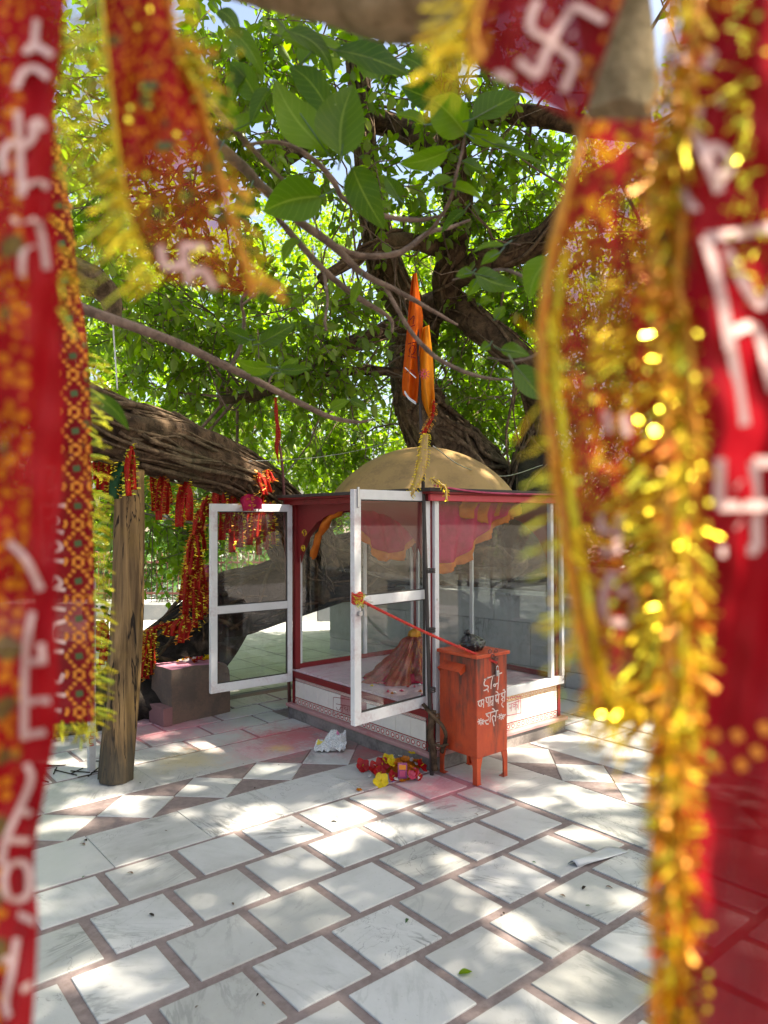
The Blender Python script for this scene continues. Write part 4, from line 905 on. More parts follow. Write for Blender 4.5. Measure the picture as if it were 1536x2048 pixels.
MB().obox(wA, we, wn_, Z_, (.0, .34, WH-.03), (WL, 4.2, WH-.008)).build('platform_soil', M['soil'], plat)
# striped kerb and red railing far behind
k0 = np.array([4.107, 10.768, 0.]); kd = np.array([.72, -.693, 0.]); kn_ = np.array([.693, .72, 0.])
kerb = MB().obox(k0, kd, kn_, Z_, (-9, .05, -.02), (16, .62, .2)).build('kerb', M['grout']); tag(kerb, kind='structure')
for i in range(-19, 36):
    MB().obox(k0, kd, kn_, Z_, (i*.45+.004, 0, -.01), (i*.45+.446, .66, .235)).build('kerb_block', M['stripew' if i % 2 else 'stripeg'], kerb, bev=.006, seg=1)
fence = thing('iron_railing', k0+kn_*.4+Z_*.235, 'red-brown iron railing with hooped tops on the striped kerb', 'railing')
hoop = None
for i in range(-44, 90):
    q = k0+kn_*.33+kd*(i*.17)+Z_*.235
    if hoop is None:
        C = [(0, 0, 0), (0, 0, .74)]+[(.0425-.0425*math.cos(a), 0, .74+.0425*math.sin(a)) for a in np.linspace(.2, math.pi-.2, 7)]+[(.085, 0, .74), (.085, 0, 0)]
        P = [kd*c[0]+Z_*c[2] for c in C]; hoop = MB().tube(P, .008, 5).build('hooped_bar', M['iron'], fence, True); hoop.location = tuple(q); hx = hoop
    else: copy_to(hoop, 'hooped_bar', q+(np.array(hx.location)*0), fence)
for zz in (.12, .60): MB().obox(k0+kn_*.33+Z_*.235, kd, kn_, Z_, (-7.6, -.012, zz), (15.2, .012, zz+.03)).build('rail', M['iron'], fence)
pc = dep(415, 1165, 6.6)
V = np.zeros((10, 8, 3))
for i in range(10):
    for j in range(8): V[i, j] = dep(405+28*j/7+3*math.sin(i), 1130+70*i/9, 6.5+.06*math.sin(2*j+i*.5))
o = MB().grid(V).build('pink_cloth', M['pinkcloth'], None, True, solid=.002); tag(o, 'bright pink cloth hung on the tree root left of the open door', 'cloth')
def wire(P, r, label, mat='steel', n=40): o = MB().tube(P, r, 5, n).build('wire', M[mat], None, True); return tag(o, label, 'wire')
wire([dep(140, 880, 4.2), dep(230, 905, 4.1), dep(400, 922, 4.8), dep(560, 920, 5.6), dep(680, 908, 6.2), dep(800, 880, 7)], .0035, 'thin grey wire sagging in front of the thick left limb')
wire([dep(866, 892, 4.3), dep(930, 935, 4.8), dep(1010, 952, 5.6), dep(1085, 930, 6.8)], .0035, 'thin wire sagging from the flag pole past the dome')
wire([dep(220, 560, 5.), dep(228, 680, 5.), dep(235, 780, 5.)], .006, 'pale hanging strap dangling from the sawn-off stub', 'alu', 20)
wire([BT_ for BT_ in (np.array([2.93, 3.09, 1.70]), np.array([3.4, 3.085, 1.668]), np.array([4.33, 3.085, 1.672]))], .006, 'pink cord stretched along the red shrine eave', 'pinkcloth')

# ---------------------------------------------------------------- foliage generators
def unit(A): return A/(np.linalg.norm(A, axis=-1, keepdims=True)+1e-9)
def leaf_mesh(name, P, D, Nn, L, W, mat, parent, tone, kind='stuff', simple=False):
    """many leaves at once: P base, D direction, Nn normal; each a folded blade of two quads (or one kite)"""
    n = len(P); S = unit(np.cross(D, Nn)); Nn = np.cross(S, D); L = L[:, None]; W = W[:, None]
    if simple:
        V = np.stack([P, P+D*L*.45+S*W*.5+Nn*W*.12, P+D*L, P+D*L*.45-S*W*.5+Nn*W*.12], 1)
        Fq = (np.arange(n)[:, None]*4+np.array([[0, 1, 2, 3]])).reshape(-1, 4); tn = tone
    else:
        dr = -.10*L
        V = np.stack([P, P+D*L*.3+S*W*.46+Nn*W*.14, P+D*L*.68+S*W*.38+Nn*(W*.10+dr*.3), P+D*L+Nn*dr, P+D*L*.68-S*W*.38+Nn*(W*.10+dr*.3), P+D*L*.3-S*W*.46+Nn*W*.14], 1)
        Fq = (np.arange(n)[:, None, None]*6+np.array([[0, 1, 2, 3], [0, 3, 4, 5]])[None]).reshape(-1, 4); tn = np.repeat(tone, 2)
    V = V.reshape(-1, 3); c = np.array([V[:, 0].mean(), V[:, 1].mean(), V[:, 2].min()])
    me = mesh_np(name, V-c, Fq, mat, False, tn); o = bpy.data.objects.new(name, me); link(o, parent, tuple(float(x) for x in c)); 
    if kind: tag(o, kind=kind)
    return o
def sprays(rng, C, R, per, nl, Lr, out=None, squash=.7, droop=.35):
    """clumps C (radius R) -> twig sprays carrying leaves; returns leaves and twig ends"""
    n = len(C); k = n*per
    cc = np.repeat(C, per, 0); rr = np.repeat(R, per); d = unit(rng.normal(size=(k, 3))); rad = rr*rng.uniform(.25, 1., k)**.6
    o = cc+d*rad[:, None]*np.array([1, 1, squash]); dirs = unit(d*.7+rng.normal(size=(k, 3))*.6+np.array([0, 0, -droop])); tl = rng.uniform(.22, .5, k)*(Lr[1]/.13)
    e = o+dirs*tl[:, None]
    t = np.tile((np.arange(nl)+.6)/nl, (k, 1))+rng.uniform(-.05, .05, (k, nl))
    P = o[:, None]+dirs[:, None]*(tl[:, None]*t)[..., None]
    side = unit(np.cross(dirs, rng.normal(size=(k, 3)))); side2 = np.cross(dirs, side); ang = np.arange(nl)[None]*2.4+rng.uniform(0, 6.28, (k, 1))
    q = np.cos(ang)[..., None]*side[:, None]+np.sin(ang)[..., None]*side2[:, None]
    D = unit(q*.9+dirs[:, None]*.55+np.array([0, 0, -.28])+rng.normal(size=(k, nl, 3))*.18)
    Nn = unit(np.array([0, 0, 1.])+rng.normal(size=(k, nl, 3))*.5)
    L = rng.uniform(Lr[0], Lr[1], (k, nl)); tone = np.clip(rng.uniform(0, 1, (k, 1))*.6+rng.uniform(0, .45, (k, nl)), 0, 1)
    return P.reshape(-1, 3), D.reshape(-1, 3), Nn.reshape(-1, 3), L.ravel(), (L*rng.uniform(.48, .68, (k, nl))).ravel(), tone.ravel(), o, e
def sticks(name, A, B, ra, rb, mat, parent):
    """many straight thin 4-sided twigs in one mesh"""
    n = len(A); D = unit(B-A); u = unit(np.cross(D, np.array([.3, .5, .8]))); v = np.cross(D, u)
    ra = np.broadcast_to(ra, (n,))[:, None]; rb = np.broadcast_to(rb, (n,))[:, None]
    V = np.stack([A+u*ra, A-u*ra*.5+v*ra*.87, A-u*ra*.5-v*ra*.87, B+u*rb, B-u*rb*.5+v*rb*.87, B-u*rb*.5-v*rb*.87], 1).reshape(-1, 3)
    Fq = (np.arange(n)[:, None, None]*6+np.array([[0, 1, 4, 3], [1, 2, 5, 4], [2, 0, 3, 5]])[None]).reshape(-1, 4)
    c = np.array([V[:, 0].mean(), V[:, 1].mean(), V[:, 2].min()]); me = mesh_np(name, V-c, Fq, mat); o = bpy.data.objects.new(name, me); link(o, parent, tuple(float(x) for x in c)); return tag(o, kind='stuff')

# ---------------------------------------------------------------- the banyan
banyan = thing('banyan_tree', (6.0, 5.6, .78), 'huge spreading banyan with rope-like aerial roots arching over the shrine', 'tree')
SKEL = []                                          # points on the limbs, for hanging side branches
def limb(name, pts, rad, strands=0, mat='bark', rough=.16, seg=18, n=None, seed=0, srad=(.008, .024), smat='root', skel=True, wind=1.2):
    P = np.array([dep(*p) if len(p) == 3 else p[1:] for p in pts]); n = n or 10*len(P)
    C = catmull(P, n); R = np.interp(np.linspace(0, 1, n), np.linspace(0, 1, len(rad)), rad)
    o = MB().tube(C, R, seg, None, rough, seed+1).build(name, M[mat], banyan, True)
    if skel: SKEL.extend(C[::3])
    if strands:
        r = np.random.default_rng(seed+40); T, N, B = frames(C); m = MB()
        for q in range(strands):
            i0 = int(r.integers(0, max(1, n-8))); i1 = min(n-1, i0+int(r.integers(6, max(8, n//2)))); ii = np.arange(i0, i1+1)
            a = r.uniform(0, 6.28)+np.linspace(0, r.normal(0, wind), len(ii))+.12*np.sin(np.linspace(0, r.uniform(3, 9), len(ii)))
            off = R[ii]*(1.0+.10*r.uniform(-.3, 1))+.01*np.sin(np.linspace(0, 7, len(ii))+q)
            Q = C[ii]+(np.cos(a)[:, None]*N[ii]+np.sin(a)[:, None]*B[ii])*off[:, None]; sr = r.uniform(*srad)
            m.tube(Q, np.linspace(sr, sr*.6, len(ii)), 5)
        tag(m.build('root_strand', M[smat], o, True), kind='stuff')
    return o
limb('trunk', [(1010, 1130, 8.4), (960, 1010, 8.3), (905, 915, 8.2), (852, 840, 8.1), (828, 770, 8.0), (826, 690, 7.9), (850, 630, 7.8)], [.62, .52, .40, .27, .22, .22, .17], 170, seed=1, seg=26, srad=(.012, .04), wind=.6)
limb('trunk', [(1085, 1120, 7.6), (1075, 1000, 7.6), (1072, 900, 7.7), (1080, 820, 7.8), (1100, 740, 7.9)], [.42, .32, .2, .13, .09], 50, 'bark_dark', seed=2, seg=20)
limb('arching_limb', [(832, 640, 7.9), (870, 615, 7.7), (905, 612, 7.5), (960, 650, 7.3), (1010, 690, 7.2), (1062, 745, 7.3), (1078, 830, 7.6), (1078, 930, 7.7)], [.17, .15, .14, .14, .13, .12, .14], 30, seed=3)
limb('arching_limb', [(900, 615, 7.5), (893, 560, 7.3), (910, 500, 7.1), (917, 420, 6.9), (910, 330, 6.7), (898, 200, 6.4), (890, 60, 6.1), (880, -80, 5.9)], [.14, .14, .14, .125, .11, .10, .09, .08], 26, seed=4)
limb('arching_limb', [(905, 560, 7.3), (955, 530, 7.0), (1030, 505, 6.7), (1083, 478, 6.5), (1125, 432, 6.3), (1180, 380, 6.1), (1300, 300, 5.8)], [.1, .12, .12, .11, .10, .09, .08], 18, seed=5)
limb('arching_limb', [(845, 660, 7.9), (805, 600, 7.6), (770, 530, 7.4), (752, 450, 7.2), (735, 330, 7.0), (720, 180, 6.8), (700, 0, 6.5)], [.16, .17, .16, .13, .1, .09, .07], 100, seed=6, wind=.6)
limb('arching_limb', [(480, 345, 6.5), (560, 310, 6.6), (650, 252, 6.8), (755, 240, 7.0), (850, 281, 6.9), (905, 330, 6.7)], [.1, .12, .115, .11, .1, .09], 14, seed=7)
limb('arching_limb', [(905, 300, 6.7), (960, 240, 6.5), (1000, 226, 6.4), (1080, 232, 6.2), (1165, 250, 6.0), (1300, 270, 5.6)], [.07, .09, .085, .08, .075, .06], 10, seed=8)
limb('arching_limb', [(835, 640, 7.8), (800, 648, 7.6), (722, 682, 7.3), (618, 732, 7.0), (522, 786, 6.8), (440, 800, 6.6)], [.1, .1, .085, .07, .055, .04], 22, seed=9, srad=(.006, .014))
limb('arching_limb', [(830, 745, 7.8), (740, 742, 7.4), (680, 745, 7.2), (620, 755, 7.0)], [.05, .045, .035, .025], 4, seed=10)
limb('arching_limb', [(880, 500, 7.0), (800, 480, 6.6), (740, 500, 6.4), (640, 560, 6.2)], [.08, .07, .06, .045], 8, seed=11)
limb('prop_limb', [(-40, 715, 3.55), (80, 785, 3.8), (190, 850, 4.08), (330, 893, 4.65), (450, 935, 5.25), (540, 990, 6.0), (600, 1080, 6.9), (630, 1150, 7.4)], [.16, .175, .18, .195, .165, .18, .28, .3], 170, seed=12, seg=30, srad=(.006, .021), rough=.24, wind=.28)
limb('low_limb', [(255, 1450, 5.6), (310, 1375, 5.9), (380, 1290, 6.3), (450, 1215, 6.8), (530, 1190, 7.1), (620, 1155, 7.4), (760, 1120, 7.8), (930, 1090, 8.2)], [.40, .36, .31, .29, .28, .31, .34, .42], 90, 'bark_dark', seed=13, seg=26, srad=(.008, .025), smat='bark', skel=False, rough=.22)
limb('low_limb', [(640, 1075, 7.0), (690, 1105, 7.2), (760, 1140, 7.4), (830, 1150, 7.7), (930, 1160, 7.7), (1010, 1165, 7.4)], [.10, .09, .08, .085, .08, .06], 16, 'bark', seed=14, skel=False)
limb('low_limb', [(880, 1120, 7.9), (960, 1110, 7.4), (1040, 1120, 7.0), (1010, 1150, 6.9), (940, 1140, 7.0)], [.12, .1, .08, .06, .04], 12, 'bark', seed=15, skel=False)
limb('low_limb', [(300, 1400, 5.8), (200, 1440, 5.3), (90, 1470, 5.0)], [.2, .14, .05], 10, 'bark_dark', seed=16, skel=False)
st_ = limb('sawn_stub', [(60, 520, 4.6), (170, 555, 4.8), (215, 590, 4.95), (228, 640, 5.0)], [.12, .1, .08, .05], 4, 'root', seed=17, skel=False)
# trunk and buttress masses on the platform behind the glass
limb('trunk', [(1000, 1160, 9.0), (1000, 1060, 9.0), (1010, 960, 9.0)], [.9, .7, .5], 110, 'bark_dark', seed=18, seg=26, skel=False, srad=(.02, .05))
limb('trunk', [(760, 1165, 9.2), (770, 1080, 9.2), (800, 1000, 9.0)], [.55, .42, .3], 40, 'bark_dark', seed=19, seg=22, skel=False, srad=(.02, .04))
# hanging aerial roots
for k, (px, y0, y1, d, r) in enumerate(((748, 420, 640, 7.1, .012), (800, 430, 620, 7.2, .014), (690, 470, 620, 6.6, .010), (720, 480, 660, 6.5, .012), (655, 560, 650, 6.4, .01), (930, 620, 720, 7.3, .01), (1020, 700, 930, 7.1, .018), (1035, 690, 900, 7.2, .012))):
    n = 9; P = [dep(px+8*math.sin(k+i*.8), y0+(y1-y0)*i/(n-1), d) for i in range(n)]; MB().tube(P, np.linspace(r, r*.6, n), 6, 24, .2, k).build('aerial_root', M['root'], banyan, True)

# canopy: clumps of leaves in space, seen from below and shading the court
def rel(P): q = P-CAM; return q @ AX, q @ AU, q @ AF
rng = np.random.default_rng(5)
def clump_field(n, zlo, zhi, r0, r1, centre, RR, rmin):
    out = []
    while len(out) < n:
        a = rng.uniform(0, 6.28); r = RR*math.sqrt(rng.uniform()); p = np.array([centre[0]+r*math.cos(a), centre[1]+r*math.sin(a), rng.uniform(zlo, zhi)])
        x, u, f = rel(p)
        if np.linalg.norm(p-CAM) < rmin: continue
        out.append(p)
    return np.array(out)
C1 = clump_field(400, 4.2, 9.0, 0, 0, (5.4, 2.4), 10., 4.2)
_x, _u, _f = rel(C1); _v = (_f > 0) & (np.abs(_x/np.maximum(_f, .1)) < .62) & (_u/np.maximum(_f, .1) < .80); C1 = C1[(~_v & (np.hypot(C1[:, 0]-5.6, C1[:, 1]+.8) < 5.2) & (rng.uniform(size=len(C1)) < .55)) | (_v & (rng.uniform(size=len(C1)) < .09))]
C1 = C1[[not (abs(p[0]-3.62) < 1.3 and abs(p[1]-3.94) < 1.3 and p[2] < 3.6) for p in C1]]
# lower sprays hanging in view: around the limbs at left and above the dome
GROUND_GAPS = tuple((x, y, float((onz(x, y)-CAM) @ AF), r*1.0) for x, y, r in ((120, 1655, .09), (200, 1600, .12), (262, 1605, .12), (150, 1620, .1), (330, 1570, .09), (332, 1632, .09), (268, 1622, .1), (520, 1622, .13), (560, 1632, .13), (630, 1590, .1), (470, 1560, .09), (450, 1500, .12), (400, 1490, .12), (505, 1487, .1), (340, 1505, .11), (700, 1645, .12), (745, 1612, .12), (640, 1625, .11),
    (800, 1660, .1), (870, 1735, .09), (992, 1562, .09), (1030, 1475, .12), (1062, 1502, .14), (1105, 1530, .12), (1180, 1472, .16), (1250, 1500, .18), (1205, 1560, .14), (1235, 1602, .13), (1240, 1650, .12), (1170, 1672, .12), (1092, 1722, .09), (1002, 1850, .09), (1052, 1862, .1), (1172, 1950, .11), (730, 1662, .11), (655, 1672, .11), (1282, 1800, .12), (935, 1702, .08), (480, 1650, .09), (410, 1540, .08), (560, 1540, .08), (240, 1480, .1), (100, 1520, .12), (250, 1940, .1), (640, 2020, .1), (900, 1640, .08), (830, 1612, .08), (1310, 1560, .14)))
def gaps(P):                                       # openings in the crown where the sun comes through
    g = np.zeros(len(P), bool)
    for (px, py, d, r) in ((1330, 1000, .3, .22), (1400, 500, .3, .16), (1330, 1650, .3, .16), (1210, 1490, 5.2, .30), (1080, 1430, 5.0, .2), (880, 960, 5.2, .14), (520, 1010, 5.4, .22), (300, 850, 4.5, .12), (420, 1010, 5.3, .1)) + GROUND_GAPS:
        q = P-dep(px, py, d); t = q @ SUNV; g |= (np.linalg.norm(q-t[:, None]*SUNV, axis=1) < r) & (t > 0)
    return g
def pxclumps(L): return np.array([dep(x, y, d) for x, y, d in L])
low = [(150, 60, 5.6), (90, 200, 5.8), (200, 330, 6.), (140, 420, 6.2), (330, 120, 5.4), (60, 420, 6.), (220, 470, 6.2), (40, 60, 5.6), (360, 330, 5.8), (1250, 420, 7.), (1300, 650, 7.6), (1400, 520, 7.), (1200, 760, 8.), (1450, 800, 8.), (300, 760, 7.2), (420, 800, 7.5), (380, 860, 8), (480, 850, 8.2), (260, 640, 6.4), (340, 640, 6.8), (330, 560, 6.), (560, 700, 6.6), (600, 780, 7.4), (650, 830, 8.4), (690, 880, 9), (640, 660, 6.4), (560, 640, 6.), (700, 700, 7.), (620, 900, 9), (470, 720, 7), (400, 690, 6.6),
       (660, 930, 9), (350, 950, 8), (400, 1000, 8), (330, 1010, 7.5), (420, 1060, 8.2), (300, 1080, 7.4), (210, 1010, 7.), (540, 250, 5.6), (450, 150, 5.2), (480, 60, 5.), (620, 60, 5.4), (420, 430, 5.8), (900, 120, 6), (1010, 120, 6.2), (800, 90, 6), (700, 360, 6.), (860, 420, 6.8), (980, 300, 6.6), (1080, 350, 7), (1050, 420, 7.2), (990, 460, 7.4), (1020, 600, 7.8), (1080, 640, 7.9), (940, 740, 8.4), (980, 800, 8.6), (1000, 860, 8.8), (930, 830, 8.6), (960, 680, 8), (880, 740, 8.6), (1060, 570, 7.2)]
C2 = pxclumps(low)
Cc = np.vstack([C1, C2]); Rc = np.concatenate([rng.uniform(.75, 1.35, len(C1)), rng.uniform(.4, .6, len(C2))])
per = 26
P, D, Nn, L, W, tn, o_, e_ = sprays(rng, Cc, Rc, per, 11, (.08, .135))
# fig leaves are small far up; leave a clear cone right in front of the lens
x, u, f = rel(P); keep = (f < 0) | (np.linalg.norm(P-CAM, axis=1) > 3.6)
keep &= ~gaps(P)
leaf_mesh('crown', P[keep], D[keep], Nn[keep], L[keep], W[keep], M['leaf'], banyan, tn[keep])
sticks('twig', o_, e_, .006, .003, M['twig'], banyan)
SK = np.array(SKEL); A_, B_ = [], []; m = MB()
for i, c in enumerate(Cc):
    d = np.linalg.norm(SK-c, axis=1); j = int(np.argmin(d+rng.uniform(0, .6, len(d)))); s = SK[j]
    if d[j] > 2.8 or np.linalg.norm(c-CAM) < 5.2 or np.linalg.norm((s+c)/2-CAM) < 4.6: continue
    mid = (s+c)/2+rng.normal(size=3)*.18*d[j]**.5; C = catmull([s, mid, c], 7); m.tube(C, np.linspace(min(.035, .008+.0055*d[j]), .005, 7), 5, cap=False)
    for q in range(4): m.tube([C[4+q % 3], c+rng.normal(size=3)*Rc[i]*.55], [.007, .004], 4, cap=False)
for q in range(110):
    s = SK[rng.integers(0, len(SK))]; xx, uu, ff = rel(s)
    if ff < 6.0 or s[2] < 2.7: continue
    Pw = [s]; dv = unit(rng.normal(size=3)+np.array([0, 0, -.15])); st_l = rng.uniform(.12, .26)
    for w in range(7): dv = unit(dv+rng.normal(size=3)*.35); Pw.append(Pw[-1]+dv*st_l)
    m.tube(np.array(Pw), np.linspace(rng.uniform(.008, .016), .003, 8), 5, cap=False)
tag(m.build('branchwork', M['twig'], banyan, True), kind='stuff')
NH = 285
# the high shade layer of the same crown (mostly above and beside the frame)
ii = np.arange(NH); a = ii*2.39996+rng.normal(size=NH)*.05; r = 5.2*np.sqrt((ii+.5)/NH)+rng.normal(size=NH)*.12; C3 = np.stack([7.1+r*np.cos(a), -2.9+r*np.sin(a), rng.uniform(9.5, 12.5, NH)], 1)
P, D, Nn, L, W, tn, o_, e_ = sprays(rng, C3, rng.uniform(.55, 1.0, NH), 15, 11, (.14, .22))
keep = ~gaps(P)
leaf_mesh('crown', P[keep], D[keep], Nn[keep], L[keep], W[keep], M['leaf'], banyan, tn[keep], simple=True)

# ---------------------------------------------------------------- trees and shrubs beyond the railing
def bgtree(i, pos, H, R, zlo, nc, seed, mat='leaf_far'):
    r = np.random.default_rng(seed); pos = np.array([*pos, -.03]); t = thing('shade_tree', pos, 'sunlit bushy green tree growing beyond the red railing', 'tree', 'trees beyond the railing')
    top = pos+np.array([r.normal()*.5, r.normal()*.5, H*.75]); m = MB().tube([pos, pos*.5+top*.5+r.normal(size=3)*.25, top], [.2, .14, .06], 10, 16, .15, seed); 
    C = []
    for q in range(nc):
        a = r.uniform(0, 6.28); s = r.uniform(0, 1); z = zlo+(H-zlo)*s; k = R*(math.sin(math.pi*min(1, .18+.8*s))**.6)*math.sqrt(r.uniform(.15, 1)); C.append(pos+np.array([k*math.cos(a), k*math.sin(a), z]))
    C = np.array(C)
    for c in C[::3]: b = pos*.45+top*.55; b = pos+(top-pos)*min(.9, max(.2, c[2]/H*.7)); m.tube([b, (b+c)/2+np.array([0, 0, .2]), c], [.04, .025, .01], 5, 7, cap=False)
    m.build('trunk', M['bark'], t, True)
    P, D, Nn, L, W, tn, o_, e_ = sprays(r, C, r.uniform(.7, 1.2, nc), 15, 10, (.12, .19)); leaf_mesh('crown', P, D, Nn, L, W, M[mat], t, tn, simple=True, kind=None)
k = 0
for (ang, dist, H, R, zlo) in ((-62, 15, 8, 3.6, 1.), (-45, 17, 9.5, 3.8, .8), (-32, 15.5, 7.5, 3.2, .6), (-22, 18, 10, 3.8, .7), (-12, 16.5, 8, 3.3, .5), (-4, 20, 11, 4.2, .6), (6, 17, 8.5, 3.4, .5), (15, 19, 10.5, 4, .6), (25, 16.5, 8.5, 3.5, .6), (37, 18, 9.5, 4, .8), (52, 16, 8.5, 3.8, 1.)):
    a = math.radians(ang); d = np.array([AX[0], AX[1]])*math.sin(a)+np.array([AF[0], AF[1]])*math.cos(a); bgtree(k, d*dist, H, R, zlo, 95, 100+k); k += 1
r = np.random.default_rng(77); n = 95; s = r.uniform(-9, 15, n); C = k0+kd*s[:, None]+kn_*r.uniform(1.3, 3.6, n)[:, None]+Z_*r.uniform(.15, 1.15, n)[:, None]
P, D, Nn, L, W, tn, o_, e_ = sprays(r, C, r.uniform(.4, .75, n), 30, 9, (.09, .16), droop=-.3)
o = leaf_mesh('undergrowth', P, D, Nn, L, W, M['leaf_shrub'], None, tn, simple=True); tag(o, 'low leafy undergrowth massed behind the railing', 'undergrowth')

# ---------------------------------------------------------------- near fig branches with large leaves
def branch(name, label, polys, leaves, group=None, rb=.006):
    root = thing(name, dep(*polys[0][0][0]), label, 'branch', group)
    for (pts, r) in polys:
        P = np.array([dep(*p) for p in pts]); MB().tube(P, np.array(r), 8, 9*len(P), .10, len(pts)).build('stem', M['twig'], root, True)
    for (bx, by, tx, ty, w, d, *fx) in leaves:
        tilt = fx[0] if fx else 0.
        b, t = dep(bx, by, d), dep(tx, ty, d+tilt*.06); nrm = -AF+AU*random.uniform(.1, .7)*(1 if random.random() < .7 else -1)+AX*random.uniform(-.5, .5)
        leafpart(b, t, w*d/F_PX, nrm, M['bigleaf'], root, bend=random.uniform(-.08, .2))
        ax = b+(b-t)*.22+AU*.006; MB().tube([ax, b, b+(t-b)*.5], [.0016, .0014, .0008], 5).build('leaf_stalk', M['leaf_shrub'], root)
    return root
random.seed(21)
branch('fig_branch', 'bare forked fig branch with big glossy leaves crossing above the flag', [
    ([(330, 60, 1.25), (390, 156, 1.3), (440, 230, 1.35), (492, 284, 1.4), (550, 345, 1.45), (610, 400, 1.5), (640, 470, 1.55)], [.007, .0065, .006, .005, .004, .003, .002]),
    ([(350, 215, 1.4), (411, 270, 1.4), (484, 333, 1.45), (536, 385, 1.5), (599, 443, 1.55), (667, 492, 1.6), (726, 547, 1.65), (791, 580, 1.7), (856, 616, 1.75), (915, 650, 1.8)], [.0125, .012, .011, .010, .0095, .009, .0075, .006, .005, .003]),
    ([(667, 492, 1.6), (726, 512, 1.65), (800, 505, 1.7), (856, 466, 1.75), (900, 455, 1.8), (940, 440, 1.8)], [.008, .0075, .007, .006, .005, .003]),
    ([(540, 420, 1.55), (576, 460, 1.6), (648, 541, 1.65), (713, 593, 1.7), (778, 635, 1.75), (785, 665, 1.75)], [.004, .007, .0075, .007, .005, .003]),
    ([(771, 575, 1.7), (801, 629, 1.7), (828, 671, 1.7), (870, 713, 1.7), (920, 740, 1.7), (974, 756, 1.7), (1030, 760, 1.7)], [.005, .005, .0055, .0055, .005, .004, .002]),
    ([(485, 290, 1.4), (560, 285, 1.42), (625, 318, 1.44), (665, 360, 1.46), (690, 400, 1.5), (760, 430, 1.55), (830, 440, 1.6), (890, 430, 1.6)], [.003, .004, .0055, .006, .006, .006, .005, .003]),
    ([(930, 268, 1.5), (925, 300, 1.5), (912, 350, 1.5), (900, 400, 1.55), (870, 450, 1.6), (830, 490, 1.65)], [.0025, .003, .0035, .004, .004, .004]),
    ([(648, 541, 1.65), (655, 600, 1.62), (650, 640, 1.6), (652, 662, 1.6)], [.004, .0035, .003, .0035])],
    [(668, 100, 825, 136, 74, 1.3), (575, 62, 682, 152, 48, 1.25, 1), (682, 314, 706, 166, 108, 1.28), (652, 302, 548, 150, 92, 1.3), (664, 232, 566, 118, 62, 1.32), (455, 58, 528, 142, 44, 1.3), (515, 200, 455, 122, 56, 1.35), (468, 262, 545, 222, 64, 1.35),
     (645, 392, 524, 424, 92, 1.35), (704, 334, 768, 458, 74, 1.35), (898, 300, 798, 328, 46, 1.5), (884, 206, 800, 172, 52, 1.5), (932, 268, 858, 196, 86, 1.48), (946, 238, 1042, 184, 78, 1.46), (932, 266, 1020, 276, 50, 1.5), (986, 288, 1092, 312, 30, 1.5),
     (925, 322, 972, 338, 36, 1.5), (888, 374, 970, 398, 40, 1.52), (560, 72, 690, 82, 50, 1.3), (600, 130, 660, 60, 60, 1.34), (436, 20, 480, 60, 40, 1.3), (905, 360, 852, 372, 34, 1.52), (930, 278, 910, 205, 44, 1.5), (1000, 100, 960, 150, 40, 1.5), (420, 190, 480, 240, 50, 1.36), (500, 130, 450, 200, 50, 1.35), (540, 175, 500, 250, 44, 1.33), (620, 40, 700, 20, 50, 1.3), (760, 160, 720, 90, 46, 1.36), (860, 150, 800, 110, 40, 1.42), (850, 250, 790, 230, 36, 1.46), (930, 420, 880, 460, 30, 1.58), (800, 400, 770, 350, 34, 1.5), (720, 560, 700, 610, 26, 1.6), (600, 480, 560, 520, 36, 1.5), (560, 560, 520, 610, 34, 1.55), (740, 420, 790, 400, 30, 1.5), (500, 380, 470, 440, 46, 1.4), (440, 300, 400, 360, 50, 1.35)])
branch('fig_branch', 'slender pale fig branch sloping down across the left limb', [
    ([(120, 600, 1.5), (181, 623, 1.55), (343, 682, 1.65), (460, 736, 1.75), (535, 773, 1.8), (602, 807, 1.85), (660, 834, 1.9), (714, 844, 1.9), (745, 838, 1.9)], [.0125, .012, .011, .010, .009, .008, .007, .005, .002]),
    ([(460, 736, 1.75), (482, 690, 1.75), (488, 640, 1.75), (484, 600, 1.7), (510, 570, 1.7)], [.006, .005, .0045, .004, .003]), ([(484, 610, 1.7), (530, 575, 1.7), (560, 560, 1.7)], [.003, .0025, .0015]), ([(535, 773, 1.8), (545, 750, 1.8), (560, 745, 1.8)], [.003, .002, .0015])],
    [(520, 688, 592, 650, 42, 1.6), (500, 680, 450, 660, 34, 1.65), (545, 735, 470, 720, 34, 1.65), (560, 740, 620, 735, 26, 1.65), (545, 750, 500, 752, 30, 1.7), (560, 745, 600, 715, 24, 1.7), (700, 800, 735, 812, 22, 1.8), (180, 788, 264, 862, 34, .95, 1), (660, 820, 700, 800, 26, 1.8)])
branch('fig_branch', 'short fig shoot with broad leaves hanging beside the sheer scarf', [
    ([(1120, 500, 1.25), (1080, 560, 1.3), (1010, 540, 1.35), (950, 548, 1.4), (905, 560, 1.45)], [.004, .0035, .003, .0025, .0015]), ([(1100, 690, 1.2), (1060, 715, 1.25), (1020, 722, 1.3), (975, 715, 1.35)], [.003, .0025, .002, .0015])],
    [(950, 548, 1040, 568, 54, 1.35), (1105, 512, 1056, 596, 58, 1.22), (945, 545, 912, 552, 30, 1.4), (955, 558, 935, 590, 24, 1.4), (1000, 700, 1062, 708, 34, 1.3), (1030, 732, 1090, 800, 64, 1.22), (990, 640, 1010, 610, 24, 1.4), (1000, 505, 960, 525, 30, 1.4), (980, 690, 960, 700, 24, 1.4), (960, 610, 990, 600, 26, 1.4), (1010, 490, 945, 505, 22, 1.4)])

